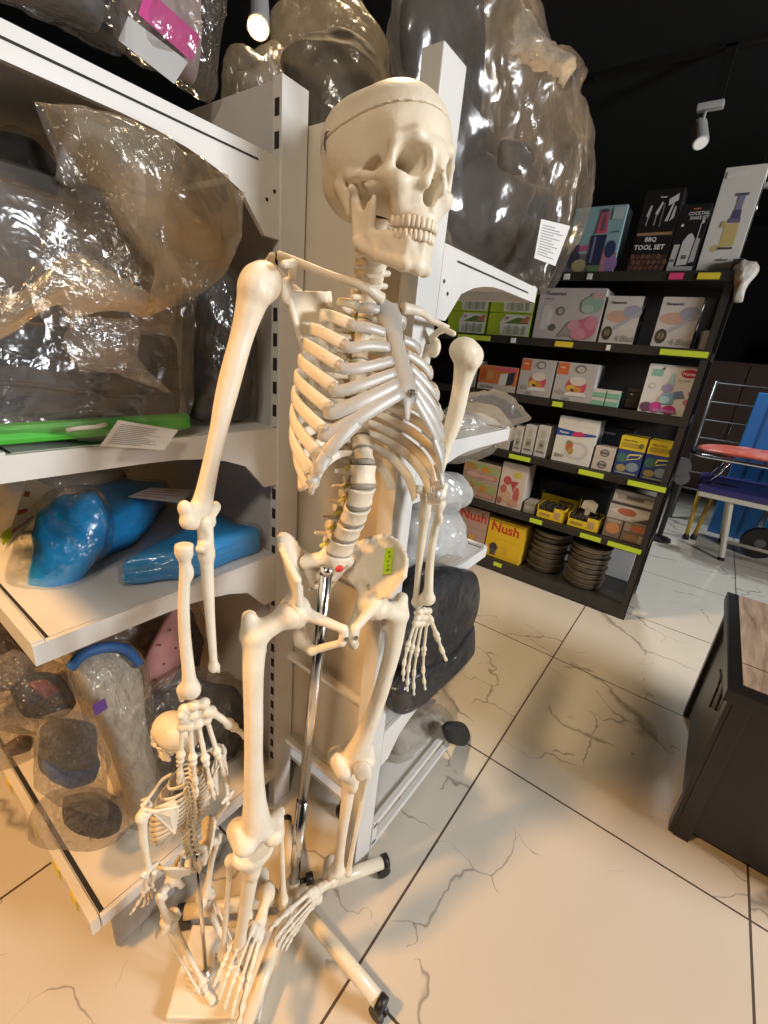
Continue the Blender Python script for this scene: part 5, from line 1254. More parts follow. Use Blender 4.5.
carton('juicer_box', 'tall white box printed with a yellow juicer at the right end of the rack top', .118, .275, z, z+.425, .15, (.66, .63, .57), [
    ('e', .30, .24, .10, .035, (.55, .42, .18)), ('p', [(.40, .24), (.76, .26), (.74, .48), (.40, .47)], (.58, .44, .17)), ('p', [(.44, .48), (.74, .48), (.74, .52), (.44, .52)], (.14, .13, .22)), ('p', [(.48, .52), (.72, .52), (.70, .60), (.50, .60)], (.08, .08, .16)), ('p', [(.53, .60), (.68, .60), (.69, .73), (.52, .73)], (.22, .21, .30)), ('r', .44, .73, .76, .755, (.10, .09, .14)), ('r', .30, .44, .42, .50, (.50, .38, .16)), ('r', .40, .225, .76, .245, (.08, .07, .07)),
    ('t', .44, .11, .030, 'zelmer', (.10, .10, .10)), ('r', .46, .08, .84, .09, (.4, .38, .36)), ('r', .08, .90, .60, .96, (.70, .66, .60))], side=(.60, .57, .50), sideart=[('r', .1, .1, .9, .9, (.03, .03, .03))])
# ---- second level
z = 1.5575
for i, (ya, yb) in enumerate(((1.335, 1.615), (1.045, 1.325))):
    for j in range(2):
        zz = z+j*.1345
        carton('container_set_box', 'green and white food box, %s of the %s stack on the second rack level' % (('bottom', 'top')[j], ('left', 'right')[i]), ya, yb, zz, zz+.1315, .2, (.33, .44, .03), [
            ('p', [(.34, .06), (.98, .04), (.98, .92), (.42, .96), (.30, .60)], (.62, .62, .55)), ('p', [(.40, .56), (.70, .84), (.92, .78), (.96, .56)], (.10, .18, .04)), ('p', [(.74, .62), (.90, .90), (.97, .86), (.95, .60)], (.45, .16, .10))]+
            [('r', .40+.09*q, .10, .47+.09*q, .42+.06*(q % 2), (.30, .36, .22) if q % 2 else (.46, .46, .40)) for q in range(6)]+[('e', .46, .80, .035, .07, (.50, .12, .30)), ('r', .02, .02, .20, .98, (.36, .48, .03))], group='green and white food boxes', side=(.30, .40, .03))
carton('mixer_set_box', 'large grey-pink box with a rose flower print on the second rack level', .655, 1.02, z, z+.275, .18, (.52, .47, .45), [
    ('t', .10, .86, .075, 'PLoenmax', (.08, .07, .07)), ('r', .10, .78, .24, .80, (.25, .2, .2)), ('p', [(.08, .20), (.20, .20), (.22, .66), (.10, .66)], (.62, .58, .56)), ('p', [(.18, .28), (.25, .28), (.27, .60), (.20, .60)], (.66, .62, .60)), ('e', .38, .56, .065, .085, (.14, .13, .12)), ('e', .38, .56, .045, .06, (.40, .37, .35)), ('e', .30, .24, .055, .07, (.14, .13, .12)), ('p', [(.40, .06), (.64, .08), (.70, .40), (.50, .30)], (.32, .29, .28)),
    ('e', .80, .24, .17, .20, (.56, .16, .24)), ('e', .72, .14, .12, .12, (.62, .26, .32)), ('e', .88, .36, .10, .13, (.60, .24, .30)), ('e', .62, .30, .09, .10, (.58, .30, .34)), ('e', .84, .70, .16, .16, (.28, .42, .34)), ('e', .78, .62, .09, .08, (.42, .52, .44)), ('e', .90, .86, .10, .07, (.54, .36, .36))], side=(.30, .2, .2))
def hand_mixer(label, ya, yb):
    return carton('hand_mixer_box', label, ya, yb, z, z+.238, .13, (.62, .57, .52), [
        ('p', [(0, 0), (1, 0), (1, .35), (.4, .28), (0, .2)], (.58, .53, .49)), ('e', .40, .58, .34, .12, (.58, .36, .26)), ('e', .78, .68, .26, .14, (.36, .35, .44)), ('p', [(.22, .26), (.40, .30), (.98, .62), (.98, .70), (.36, .38)], (.44, .42, .42)), ('e', .20, .22, .15, .15, (.07, .06, .05)), ('e', .20, .23, .08, .08, (.26, .20, .10)), ('r', .185, .10, .205, .36, (.03, .03, .03)),
        ('t', .14, .84, .060, 'Panasonic', (.04, .04, .04)), ('t', .46, .06, .13, '4 Blad', (.34, .32, .31)), ('r', .60, .97, .62, 1.0, (.3, .28, .26))], side=(.6, .56, .5), sideart=[('r', 0, 0, 1, 1, (.03, .025, .02)), ('p', [(.2, .8), (.6, .92), (.7, .84), (.3, .72)], Wt), ('p', [(.3, .45), (.6, .55), (.7, .48), (.4, .36)], (.4, .38, .36)), ('p', [(.3, .15), (.6, .25), (.7, .18), (.4, .06)], (.5, .48, .46))])
hand_mixer('white box with a grey mixer print, next to the rose flower box on the rack', .465, .640)
hand_mixer('white box with a grey mixer print above the long lime tag, near the rack end', .200, .378)
carton('leaflet_stack', 'small cream folded carton leaning at the right end of the second rack level', .125, .175, z, z+.09, .16, (.50, .46, .42), turn=.25)
# ---- third level
z = 1.2245
carton('kettle_box', 'plain grey box left of the orange toaster box on the third rack level', 1.345, 1.46, z, z+.17, .16, (.30, .29, .27), [('r', .1, .5, .9, .9, (.42, .40, .38)), ('e', .5, .3, .3, .15, (.16, .15, .15))])
carton('toaster_box', 'low orange box printed with a black toaster on the third rack level', 1.062, 1.325, z, z+.150, .18, (.56, .17, .05), [('r', 0, 0, 1, .26, (.55, .48, .44)), ('p', [(.54, .24), (.74, .28), (.76, .76), (.56, .70)], (.62, .60, .57)), ('p', [(.74, .24), (.92, .34), (.94, .84), (.76, .76)], (.04, .04, .05)), ('r', .06, .40, .20, .86, (.46, .10, .03)), ('r', .22, .44, .38, .80, (.50, .26, .10)), ('r', .40, .84, .96, .97, (.58, .10, .16)), ('t', .08, .08, .10, 'DELONAH', (.25, .2, .18))], side=(.6, .55, .5))
for ya, yb, lab in ((.840, 1.050, 'grey box with a red dish print, next to the orange toaster box'), (.600, .828, 'grey box with a red dish print, next to the small green boxes')):
    carton('serving_dish_box', lab, ya, yb, z, z+.215, .18, (.44, .42, .41), [('r', .02, .68, .30, .98, (.58, .14, .04)), ('t', .08, .84, .05, 'mixt', Wt), ('e', .56, .40, .26, .24, (.50, .07, .12)), ('e', .58, .54, .20, .12, (.62, .56, .50)), ('e', .44, .34, .13, .09, (.62, .40, .06)), ('e', .62, .32, .10, .08, (.55, .24, .05)), ('e', .48, .30, .05, .04, (.10, .06, .04)), ('p', [(.30, .14), (.86, .16), (.78, .26), (.36, .24)], (.66, .64, .62)), ('e', .60, .86, .13, .10, (.12, .11, .11)), ('e', .60, .85, .10, .075, (.44, .42, .41)), ('e', .20, .22, .09, .06, (.32, .31, .31)), ('r', .30, .04, .46, .10, (.3, .29, .28))], side=(.5, .5, .48), group='grey boxes with a red dish')
for i, (ya, yb) in enumerate(((.530, .600), (.455, .525))):
    for j in range(2):
        carton('soap_box', 'small green and white box, %s of the %s pile beside the wire jar' % (('lower', 'upper')[j], ('left', 'right')[i]), ya, yb, z+j*.045, z+.043+j*.045, .09, (.20, .44, .32), [('r', 0, .62, 1, 1, (.56, .56, .52)), ('r', .1, .2, .8, .3, (.3, .5, .4))], group='small green and white boxes', side=(.56, .56, .52))
J = empty('spice_jar', (2.92, .40, z), 'dark ribbed jar on the third rack level, left of the white juicer print box', 'jar')
MB().lathe([(.034, 0), (.040, .006), (.042, .02), (.038, .026), (.042, .034), (.042, .05), (.038, .056), (.042, .064), (.040, .082), (.030, .092)], 20, Tr(2.92, .40, z)).build('jar', mat('jar_dark', (.05, .042, .035), rough=.3, metal=.4), J, smooth=True)
MB().lathe([(.033, .092), (.034, .094), (.034, .108), (.030, .112)], 20, Tr(2.92, .40, z)).build('lid', mat('jar_lid', (.10, .09, .08), rough=.35, metal=.5), J)
carton('slow_juicer_box', 'white box with a red oval badge and blue juicer print on the rack', .108, .352, z, z+.250, .17, (.70, .68, .66), [
    ('e', .78, .86, .16, .085, (.50, .02, .07)), ('t', .66, .825, .06, 'Nutrex', Wt), ('r', .08, .76, .30, .90, (.26, .48, .42)), ('p', [(.24, .90), (.30, .96), (.32, .90)], (.1, .1, .1)), ('e', .16, .56, .07, .06, (.50, .50, .52)), ('e', .16, .56, .05, .04, (.68, .66, .64)), ('t', .60, .69, .05, 'slow juicer', (.38, .38, .40)),
    ('p', [(.48, .84), (.53, .84), (.56, .60), (.44, .60)], (.36, .56, .60)), ('e', .46, .54, .10, .09, (.34, .30, .50)), ('p', [(.38, .20), (.62, .22), (.66, .46), (.40, .44)], (.22, .42, .56)), ('p', [(.60, .34), (.82, .38), (.74, .52), (.60, .48)], (.16, .22, .42)), ('e', .15, .12, .12, .10, (.14, .07, .13)), ('e', .33, .13, .12, .11, (.55, .06, .28)), ('e', .60, .11, .13, .09, (.50, .05, .24)), ('r', .28, .05, .74, .10, (.42, .22, .42)), ('e', .93, .48, .08, .06, (.58, .22, .30)), ('e', .88, .30, .07, .06, (.60, .18, .26)), ('e', .46, .30, .10, .08, (.40, .60, .66))], side=(.62, .6, .58))
# ---- fourth level
z = .8605
for ya, yb, h, lab in ((.952, 1.005, .165, 'narrow white spine box standing third from the blue-banded box'), (.872, .943, .185, 'narrow white spine box standing second from the blue-banded box'), (.788, .862, .195, 'narrow white spine box standing next to the blue-banded box')):
    carton('narrow_box', lab, ya, yb, z, z+h, .16, (.52, .50, .46), [('r', .15, .12, .85, .20, (.2, .19, .17)), ('r', .25, .25, .75, .55, (.34, .32, .26)), ('r', .3, .62, .7, .86, (.40, .38, .34)), ('e', .5, .38, .18, .06, (.16, .14, .10))], group='narrow white boxes', side=(.55, .53, .5))
carton('red_tin', 'red and white box half hidden behind the shelf corner on the fourth rack level', 1.03, 1.13, z, z+.14, .14, (.50, .47, .44), [('r', 0, .3, .5, .8, (.5, .05, .05))])
carton('food_processor_box', 'white box with a blue and red wave band on the fourth rack level', .520, .748, z, z+.275, .17, (.66, .64, .60), [
    ('p', [(0, .58), (.55, .60), (1, .66), (1, .70), (.6, .70), (0, .74)], (.03, .08, .32)), ('p', [(.40, .60), (.66, .62), (.74, .66), (.62, .72), (.44, .70)], (.55, .04, .12)), ('t', .08, .635, .05, 'Perano', Wt), ('e', .60, .30, .30, .20, (.52, .51, .49)), ('e', .60, .30, .22, .14, (.62, .61, .58)), ('e', .40, .38, .09, .12, (.46, .14, .06)), ('e', .46, .28, .07, .08, (.40, .26, .06)), ('e', .36, .46, .05, .04, (.16, .26, .06)), ('t', .06, .10, .08, '2IN1', (.15, .14, .14)), ('r', .50, .90, .52, 1.0, (.5, .48, .46)), ('r', .1, .84, .9, .845, (.5, .48, .46))], side=(.64, .62, .58))
for j in range(2):
    carton('mug_box', 'small cream box printed with a round badge, the %s of two by the blue-banded box' % ('lower', 'upper')[j], .398, .508, z+j*.069, z+.067+j*.069, .12, (.52, .47, .42), [('e', .5, .5, .24, .34, (.16, .14, .13)), ('e', .5, .5, .16, .22, (.42, .38, .34)), ('r', .3, .4, .7, .6, (.14, .12, .11))], group='small cream boxes', side=(.5, .46, .42))
for ya, yb, lab in ((.255, .388, 'blue box with a yellow top band, the left of two on the fourth rack level'), (.110, .245, 'blue box with a yellow top band, the right of two on the fourth rack level')):
    carton('chopper_box', lab, ya, yb, z, z+.222, .11, (.035, .06, .22), [('r', 0, .66, 1, 1, (.66, .50, .03)), ('r', .08, .72, .74, .84, (.42, .30, .04)), ('t', .12, .87, .05, 'Nicer Dicer', (.12, .09, .02)), ('p', [(.36, .38), (.88, .48), (.96, .60), (.44, .56)], (.62, .55, .18)), ('p', [(.42, .42), (.82, .49), (.88, .56), (.48, .52)], (.03, .05, .16)), ('e', .22, .44, .20, .12, (.06, .16, .14)), ('e', .70, .24, .24, .12, (.22, .28, .34)), ('e', .28, .18, .20, .09, (.34, .26, .10)), ('e', .82, .80, .09, .07, (.16, .14, .05)), ('r', .1, .04, .9, .08, (.30, .30, .22))], group='blue and yellow boxes', side=(.6, .46, .03))
carton('dark_tray_box', 'black box standing at the back of the fourth rack level behind the small cream boxes', .36, .56, z, z+.23, .10, (.016, .016, .02), [('r', .1, .8, .5, .86, (.2, .2, .2))], x=3.08)
# ---- fifth level
z = .4775
for j in range(2):
    carton('fruit_bowl_box', 'colourful fruit printed box, the %s of two on the fifth rack level' % ('lower', 'upper')[j], 1.055, 1.325, z+j*.132, z+.130+j*.132, .18, (.42, .32, .24), [('e', .2, .7, .2, .2, (.40, .22, .08)), ('e', .5, .8, .2, .14, (.30, .34, .12)), ('e', .8, .6, .22, .25, (.30, .36, .16)), ('e', .62, .62, .12, .14, (.55, .24, .04)), ('p', [(.05, .12), (.95, .10), (.95, .40), (.05, .46)], (.46, .20, .20)), ('e', .3, .28, .2, .14, (.52, .36, .30)), ('e', .7, .26, .2, .12, (.50, .30, .22)), ('r', .6, .02, .98, .08, (.5, .48, .42)), ('e', .25, .92, .16, .07, (.34, .38, .18))], group='fruit printed boxes', side=(.44, .38, .32))
carton('strawberry_glass_box', 'white box printed with red glasses beside the fruit boxes on the fifth rack level', .868, 1.045, z, z+.305, .15, (.56, .48, .42), [('e', .30, .60, .16, .10, (.42, .08, .08)), ('p', [(.40, .60), (.74, .62), (.60, .44), (.56, .34), (.52, .44)], (.40, .06, .08)), ('e', .66, .76, .16, .07, (.55, .44, .06)), ('e', .72, .30, .12, .20, (.44, .10, .09)), ('e', .30, .24, .26, .14, (.52, .34, .22)), ('e', .20, .40, .12, .10, (.46, .12, .10)), ('e', .62, .12, .22, .09, (.50, .28, .20)), ('e', .12, .12, .10, .08, (.34, .12, .08))], side=(.56, .52, .48))
o = carton('napkin_pack', 'small clear-topped grey pack next to the strawberry print box', .775, .85, z, z+.075, .12, (.26, .24, .22), [('r', .1, .3, .9, .7, (.38, .36, .33))])
def tray(label, ya, yb, h, n, x):
    o = empty('display_tray', (x+.08, (ya+yb)/2, z), label, 'tray', 'yellow display trays')
    b = MB(); t = .003
    b.box((x, ya, z), (x+.16, yb, z+t)); b.box((x, ya, z), (x+t, yb, z+h*.62)); b.box((x+.16-t, ya, z), (x+.16, yb, z+h)); b.box((x, ya, z), (x+.16, ya+t, z+h)); b.box((x, yb-t, z), (x+.16, yb, z+h))
    b.prism([(ya, z+h*.62), (ya+(yb-ya)*.38, z+h*.62), (ya+(yb-ya)*.38, z+h), (ya, z+h)], x, x+t, 0); b.build('tray', pc((.70, .50, .03)), o)
    art('printed_front', (x, yb, z), (0, -1, 0), (0, 0, 1), yb-ya, h, [('r', .10, .22, .50, .44, (.36, .24, .05)), ('r', .66, .2, .86, .74, (.46, .30, .14))], o)
    c = MB()
    for q in range(n): c.box((x+.010, ya+.008+(yb-ya-.016)*q/n, z+.004), (x+.15, ya+.005+(yb-ya-.016)*(q+1)/n, z+h*(.9+.12*(q % 2))), bev=.004)
    c_ = c.build('contents', pc((.045, .035, .03)), o); tag(c_, kind='stuff')
tray('open yellow display tray on the fifth rack level, beside the strawberry print box', .585, .755, .085, 8, 2.83); tray('open yellow display tray on the fifth rack level, below the white card', .375, .560, .082, 8, 2.835)
carton('yellow_box', 'dark topped yellow box lying behind the left yellow tray', .56, .80, z, z+.115, .13, (.62, .46, .03), [('r', .5, .2, .9, .8, (.18, .14, .10))], x=3.03, side=(.03, .03, .03))
o = empty('price_card', (2.90, .46, z), 'white bent card standing in the right yellow tray', 'card'); MB().prism([(.425, z+.10), (.515, z+.115), (.505, z+.165), (.46, z+.180), (.42, z+.160)], 2.905, 2.907, 0).build('card', M_PAPER, o)
MB().box((2.905, .455, z+.004), (2.907, .485, z+.12)).build('stem', M_PAPER, o)
for j, (ya, yb, za, zb, lab) in enumerate(((.118, .345, .226, .295, 'long white and dark box on top of the meat print boxes'), (.118, .350, .120, .224, 'wide white box printed with a meat slice, middle of its stack'), (.255, .350, 0, .118, 'orange printed box under the meat print box'), (.118, .250, .060, .118, 'brown printed box at the rack end, upper of two small ones'), (.118, .250, 0, .058, 'brown printed box at the rack end, lower of two small ones'))):
    P = [[('r', .1, .25, .9, .75, (.30, .28, .22)), ('r', .3, .35, .7, .65, (.10, .10, .08))], [('p', [(.02, .5), (.5, .9), (.98, .5), (.5, .1)], (.56, .53, .49)), ('e', .42, .52, .22, .22, (.42, .13, .08)), ('p', [(.6, .05), (1, .05), (1, .5)], (.07, .06, .05)), ('r', .0, .86, 1, 1, (.06, .05, .05))], [('e', .5, .5, .4, .3, (.52, .22, .09)), ('r', .1, .8, .9, .95, (.34, .30, .26))], [('e', .6, .5, .3, .35, (.46, .14, .06)), ('r', .05, .1, .3, .9, (.32, .29, .24))], [('e', .4, .5, .3, .35, (.36, .20, .10)), ('r', .7, .1, .95, .9, (.36, .3, .2))]][j]
    carton('meat_grinder_box', lab, ya, yb, z+za, z+zb, .15, (.44, .40, .35) if j < 2 else (.20, .15, .11), P)
carton('black_case', 'low black case at the back of the fifth rack level', .40, .86, z, z+.19, .12, (.012, .012, .012), [('r', .05, .5, .4, .56, (.14, .14, .14))], x=3.13)
# ---- bottom level
z = .0875
for ya, yb, body, lab in ((1.075, 1.315, (.44, .30, .24), 'faded pink box lettered in red on the bottom rack level'), (.800, 1.065, (.68, .44, .02), 'yellow box with big red lettering on the bottom rack level')):
    yl = body[0] > .5; rows = ((0, .142), (.144, .286)) if yl else ((0, .165), (.167, .315))
    for q, (za, zb) in enumerate(rows):
        carton('yellow_appliance_box' if yl else 'pink_appliance_box', lab+(', lower of two' if not q else ', upper of two'), ya, yb, z+za, z+zb, .2, body,
               [('t', .10, .36 if q else .48, .50 if q else .18, 'Nush', (.50, .04, .02))]+([('r', .02, .90, .98, .93, (.4, .2, .02))] if q else [('e', .24, .52, .11, .26, (.05, .04, .04)), ('r', .16, .12, .32, .44, (.10, .08, .08)), ('p', [(.5, .3), (.62, .3), (.64, .7), (.48, .7)], (.62, .36, .03))]), group='boxes lettered in red' , side=(.5, .3, .05) if yl else None)
M_TIN = mat('tin_rim', (.23, .19, .14), rough=.38, metal=.55, noise_amt=.25, noise_scale=16)
M_PAN = mat('pan_dark', (.040, .034, .028), rough=.45, metal=.3)
tin = None
for si, (cx, cy, n, side) in enumerate(((2.985, .665, 8, 'left pile'), (2.950, .400, 8, 'right pile'))):
    for q in range(n):
        zz = z+q*.036; last = q == n-1
        lab = 'round dark pan, %s of the %s on the bottom rack level' % ('topmost' if last else 'lowest' if q == 0 else '%s from the bottom' % ('', 'second', 'third', 'fourth', 'fifth', 'sixth', 'seventh')[q], side)
        o = empty('baking_pan', (cx+.004*math.sin(q*2.3+si), cy+.004*math.cos(q*3.1+si), zz), lab, 'pan', 'stacked round pans'); Mq = Tr(*o.location)
        if tin is None:
            b = MB().lathe([(.108, .001), (.114, .003), (.118, .014), (.121, .030), (.124, .031), (.1255, .034), (.124, .0352), (.1215, .034)], 40); b2 = MB().lathe([(.121, .0335), (.116, .012), (.113, .006), (.002, .006)], 40)
            tin = (b, b2); so = b.build('rim', M_TIN, o, Mq, smooth=True); sb = b2.build('inside', M_PAN, o, Mq); tm = (so.data, sb.data)
        else: link('rim', tm[0], o, Mq); link('inside', tm[1], o, Mq)
for k, (ya, yb, lab) in enumerate(((.42, .60, 'white flat carton lying at the back of the bottom rack level, left'), (.16, .38, 'white flat carton at the back of the bottom rack level, right'))):
    carton('flat_carton', lab, ya, yb, z, z+.33, .05, (.50, .50, .49), [('r', .1, .8, .4, .9, (.3, .3, .3))], x=3.20)
# crumpled pack hanging at the rack end
o = empty('hanging_pack', on(744, 272, 0, 2.86), 'crumpled white and brown pack hung on the end post of the rack', 'pack')
soft('pack', px_on([(733, 286), (732, 268), (742, 258), (756, 262), (758, 272), (746, 290), (742, 302), (734, 300)], 0, 2.83), .035, mat('crumpled_white', (.50, .47, .42), rough=.5, col2=(.30, .17, .08), noise_scale=10), o, seed=120, amp=.010)
MB().tube([on(738, 266, 0, 2.82), on(735, 268, 0, 2.815)], .004, 6).build('hook', M_STEEL, o)
# small stuff behind the second and third rows
for y, w_, h_, zz, c_, lab in ((1.25, .10, .10, 1.2245, (.26, .25, .24), 'silver tin at the back of the third rack level'), (.95, .16, .14, .8605, (.03, .03, .03), 'black tin at the back of the fourth rack level')):
    carton('small_tin_box', lab, y, y+w_, zz, zz+h_, .08, c_, [('r', .1, .2, .9, .6, (.1, .1, .1))], x=3.15)
# ================================================================ far right: treatment bed and clutter, hanging lamps
M_FRAME = mat('bed_frame_cream', (.58, .52, .40), rough=.4)
BD = empty('treatment_bed', (4.8, -.9, 0), 'treatment bed with a purple-blue pad and cream legs at the right edge, far back', 'bed')
MB().box((4.46, -2.0, .545), (5.15, -.05, .605), bev=.018).build('pad', mat('pad_purple', (.035, .028, .12), rough=.4), BD)
MB().box((4.47, -1.98, .505), (5.13, -.07, .545), bev=.004).build('frame', M_FRAME, BD)
for x, y, dy in ((4.52, -.30, -.08), (5.08, -.30, -.08), (4.52, -1.70, .08), (5.08, -1.70, .08)):
    b = MB(); b.tube([(x, y, .51), (x, y+dy, .02)], .022, 8); l = b.build('leg', M_FRAME, BD); MB().lathe([(.026, 0), (.026, .025), (.02, .03)], 12, Tr(x, y+dy, 0)).build('rubber_foot', M_BLACK, l)
MB().tube([(4.52, -.36, .17), (4.52, -1.64, .17)], .014, 8).build('stretcher', M_FRAME, BD, smooth=True)
o = empty('face_hole', (4.7, -.28, .606), 'dark oval slot cushion lying on the purple pad', 'cushion')
MB().lathe([(.06, 0), (.07, .004), (.05, .008), (.01, .006)], 20, Tr(4.66, -.24, .6055) @ Matrix.Diagonal((.6, 1.4, 1, 1))).build('slot_cushion', mat('slot_purple', (.008, .006, .03), rough=.5), o)
# folding bed above it: red-orange board on chrome
o = empty('folding_stretcher', (4.75, -.8, .606), 'stretcher board with an orange-red covering standing above the purple bed', 'stretcher')
V, F = inflate([(4.55, .02, .875), (4.50, -.15, .88), (4.52, -.8, .88), (4.6, -1.8, .885), (5.0, -1.8, .885), (5.05, -.8, .88), (5.0, -.1, .88), (4.8, .04, .875)], .035, amp=.008, seed=130, normal=(-.01, 0, 1), backflat=.7)
mesh_obj('covering', V, F, mat('orange_red_cover', (.62, .10, .06), rough=.35, bump=.6, bump_scale=14, col2=(.70, .24, .18), noise_scale=9), o, smooth=True)
MB().tube(catmull([(4.50, -1.9, .84), (4.46, -.8, .838), (4.46, -.1, .836), (4.56, .05, .836), (4.9, .06, .836), (5.05, -.1, .838)], 6), .016, 8).build('chrome_rail', M_STEEL, o, smooth=True)
for x in (4.56, 4.98):
    for y in (-.12, -.55): MB().tube([(x, y, .607), (x, y-.10, .84)], .014, 8).build('leg', M_STEEL, o, smooth=True)
o = empty('wheel_motor', (4.50, .06, .0), 'grey wheeled mechanism at the left end of the purple bed', 'machine')
for x, y, z_, r in ((4.58, .11, .70, .075), (4.62, .08, .60, .06)): MB().lathe([(.01, -.03), (r, -.028), (r, .028), (.012, .03)], 24, Tr(x, y, z_) @ Matrix.Rotation(PI/2, 4, 'Y')).build('wheel', mat('motor_grey', (.20, .19, .18), rough=.4, metal=.5), o)
MB().tube([(4.62, .10, 0), (4.62, .10, .72)], .022, 10).build('column', M_BLACK, o); MB().lathe([(.10, 0), (.10, .02), (.03, .03)], 20, Tr(4.62, .10, 0)).build('base', M_BLACK, o)
for i, (y0, y1, c, lab) in enumerate(((-.62, -.26, (.03, .17, .46), 'blue foam board leaning by the wire rack, the wide one'), (-.85, -.66, (.04, .22, .52), 'blue foam board leaning by the wire rack, the narrow one'))):
    o = empty('foam_board', (5.40, (y0+y1)/2, 0), lab, 'board', 'blue foam boards'); b = MB(); b.box((5.32, y0, 0), (5.40, y1, 1.36), bev=.01); b.build('board', mat('foam_blue', c, rough=.5), o)
    for q in (.34, .68): MB().box((5.317, y0+(y1-y0)*q, .02), (5.3205, y0+(y1-y0)*q+.02, 1.34)).build('seam', mat('foam_dark', tuple(.5*v for v in c), rough=.5), o)
o = empty('wire_rack', (5.55, -.6, 0), 'dark wire grid rack standing behind the blue foam boards', 'rack')
for y in (.08, -.35, -1.3): MB().tube([(5.5, y, 0), (5.5, y, 1.42)], .016, 8).build('post', mat('rack_grey', (.16, .15, .14), rough=.35, metal=.7), o, smooth=True)
for k in range(7): MB().tube([(5.5, .08, .35+.175*k), (5.5, -1.3, .35+.175*k)], .009, 6).build('rail', bpy.data.materials['rack_grey'], o)
o = empty('floor_wheel', (4.75, -.75, .17), 'black round wheel hanging under the purple bed', 'wheel'); MB().lathe([(.03, -.03), (.13, -.03), (.14, 0), (.13, .03), (.03, .032)], 28, Tr(4.85, -.62, .141) @ Matrix.Rotation(PI/2, 4, 'Y')).build('tyre', M_BLACK, o, smooth=False)
MB().lathe([(.01, -.034), (.04, -.033), (.04, .034), (.01, .036)], 20, Tr(4.85, -.62, .141) @ Matrix.Rotation(PI/2, 4, 'Y')).build('hub', bpy.data.materials['rack_grey'], o)
o = empty('yellow_crutches', (4.95, -.14, 0), 'yellow tube legs with black tips under the purple bed', 'stand')
for x, y, t in ((4.86, -.10, .02), (4.92, -.16, -.03)):
    MB().tube([(x, y, .03), (x+.02, y+t, .50)], .018, 8).build('tube', mat('tube_yellow', (.55, .33, .04), rough=.4), o, smooth=True); MB().lathe([(.026, 0), (.026, .03), (.02, .05)], 12, Tr(x, y, 0)).build('tip', M_BLACK, o)
# dim furniture at the back wall
for i, (y0, y1, h, c, lab) in enumerate(((.3, .95, 1.9, (.06, .035, .02), 'dark brown cupboard at the back wall behind the rack end'), (-.55, .22, 1.65, (.075, .04, .022), 'dark brown cupboard at the back wall beside the wire rack'), (-1.6, -.65, 2.0, (.05, .035, .028), 'dark brown cupboard at the back wall at the right edge'))):
    o = empty('cupboard', (7.2, (y0+y1)/2, 0), lab, 'cupboard', 'dark cupboards at the back'); m_ = mat('cupboard_%d' % i, c, rough=.5)
    MB().box((6.9, y0, .06), (7.5, y1, h), bev=.005).build('body', m_, o); MB().box((6.92, y0+.02, 0), (7.5, y1-.02, .06)).build('plinth', M_BLACK, o)
    for k in range(2): 
        d = MB().box((6.882, y0+.01+(y1-y0)*.5*k, .08), (6.9, y0-.01+(y1-y0)*.5*(k+1), h-.03), bev=.003).build('door', m_, o); MB().tube([(6.875, (y0+y1)/2+(.03 if k else -.03), h*.5), (6.875, (y0+y1)/2+(.03 if k else -.03), h*.5+.12)], .006, 6).build('handle', M_STEEL, d)
# track and lamp heads
o = empty('lamp_track', (3.9, .4, 3.28), 'thin black lamp track under the black ceiling', 'track'); MB().box((3.84, -1.2, 3.265), (3.88, 1.3, 3.30)).build('rail', M_BLACK, o)
M_HEAD = mat('lamp_white', (.55, .53, .50), rough=.35)
def head(label, p, d, lit, colour, e=40):
    p = np.array(p, float); d = np.array(d, float); d /= np.linalg.norm(d); o = empty('track_lamp', p, label, 'lamp', None)
    MB().box(p+np.array((-.03, -.09, .105)), p+np.array((.03, .05, .140)), bev=.006).build('adapter', M_HEAD, o)
    MB().tube([p+np.array((0, 0, .10)), p], .010, 8).build('arm', M_HEAD, o, smooth=True)
    MB().tube([p-d*.07, p-d*.06, p+d*.09, p+d*.10], [.030, .042, .045, .043], 20).build('can', M_HEAD, o, smooth=False)
    m = mat('lamp_glow', colour, emit=colour, emit_s=e if lit else 1.)
    MB().tube([p+d*.101, p+d*.104], .036, 20).build('lens', m, o)
head('white track lamp head hanging alone from the ceiling track, tilted down', (3.86, .575, 2.87), (-.5, -.3, -.8), False, (.35, .33, .30))
MB().box((3.84, .50, 3.0), (3.88, .56, 3.28)).build('drop_rod', M_BLACK, [q for q in bpy.data.objects if q.name.startswith('track_lamp')][-1])
head('lit lamp head seen just right of the tall white juicer box', on(750, 204, 0, 5.2), (-.8, -.2, -.55), True, (.9, .95, 1.), 14)
head('lit warm lamp hanging in the dark above the beige panel top', on(258, 10, 2, 2.62), (-.35, -.45, -.8), True, (1., .60, .25), 14)
for ob in [q for q in bpy.data.objects if q.name.startswith('track_lamp')][1:]:
    p = ob.location; MB().tube([(p.x, p.y, p.z+.13), (p.x, p.y, RZ)], .007, 8).build('hanging_rod', M_BLACK, ob)
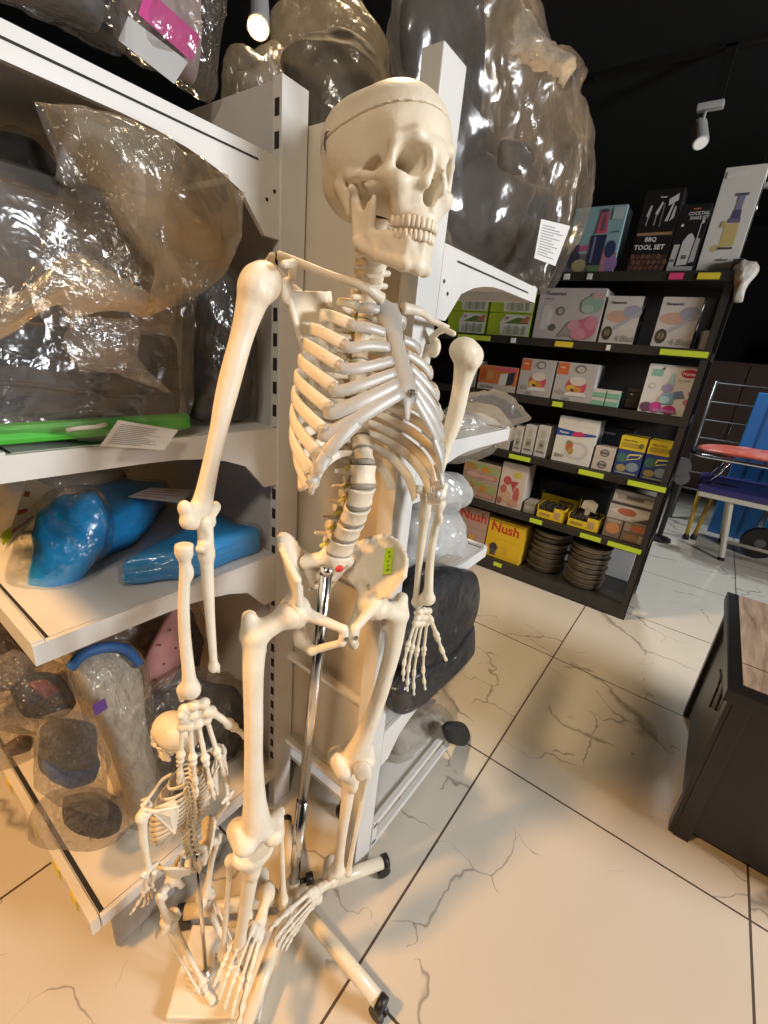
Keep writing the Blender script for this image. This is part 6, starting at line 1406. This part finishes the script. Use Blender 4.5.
# ================================================================ lamps, an added fill and daylight
def spot(name, loc, aim, energy, col, size=.06, ang=70, blend=.6):
    l = bpy.data.lights.new(name, 'SPOT'); l.energy = energy; l.color = col; l.shadow_soft_size = size; l.spot_size = math.radians(ang); l.spot_blend = blend
    o = bpy.data.objects.new(name, l); C.objects.link(o); o.location = loc
    o.rotation_euler = (Vector(aim)-Vector(loc)).to_track_quat('-Z', 'Y').to_euler(); return o
WARM = (1., .53, .18); WHITE = (1., .74, .44); DAY = (.93, .96, 1.); COOL = (.82, .92, 1.)
w = bpy.data.worlds.new('room_air'); bpy.context.scene.world = w; w.use_nodes = True; w.node_tree.nodes['Background'].inputs[0].default_value = (.05, .046, .042, 1); w.node_tree.nodes['Background'].inputs[1].default_value = 1.
spot('warm_lamp', (-1.3, 1.3, 3.1), (.15, .62, .0), 340, WARM, .14, 56, .75)
spot('neutral_fill', (-1.3, -.6, 3.1), (.4, .9, 1.1), 95, (1., .88, .72), .16, 62, .7)  # added fill spot, neutral light for the left bay; no fixture of the shop
spot('aisle_lamp', (1.45, 1.2, 3.1), (1.6, .15, 0), 185, WHITE, .12, 86, .8)
spot('cool_lamp', (5.0, .5, 3.1), (4.2, .2, 0), 170, COOL, .12, 90, .7)
l = bpy.data.lights.new('shop_window', 'AREA'); l.shape = 'RECTANGLE'; l.size = 1.0; l.size_y = 1.0; l.energy = 150; l.color = DAY
o = bpy.data.objects.new('shop_window', l); C.objects.link(o); o.location = (1.75, -3.4, 2.3); o.rotation_euler = (Vector((.9, .6, .9))-Vector(o.location)).to_track_quat('-Z', 'Y').to_euler()
# ================================================================ camera and picture settings
cam = bpy.data.cameras.new('camera'); co = bpy.data.objects.new('camera', cam); C.objects.link(co)
cam.sensor_fit = 'HORIZONTAL'; cam.sensor_width = 36; cam.lens = 36*FOC/768; cam.clip_start = .02; cam.clip_end = 60
Mc = np.eye(4); Mc[:3, 0], Mc[:3, 1], Mc[:3, 2], Mc[:3, 3] = RT, UP, -_fw, EYEP
co.matrix_world = Matrix(Mc.tolist()); sc = bpy.context.scene; sc.camera = co
sc.view_settings.view_transform = 'Standard'; sc.view_settings.look = 'None'; sc.view_settings.gamma = 1; sc.view_settings.use_curve_mapping = False
sc.view_settings.exposure = .3
sc.cycles.transparent_max_bounces = 24; sc.cycles.max_bounces = 8; sc.cycles.use_denoising = True; sc.cycles.caustics_reflective = False; sc.cycles.caustics_refractive = False
for o in bpy.data.objects:
    if '_w' in o: del o['_w']
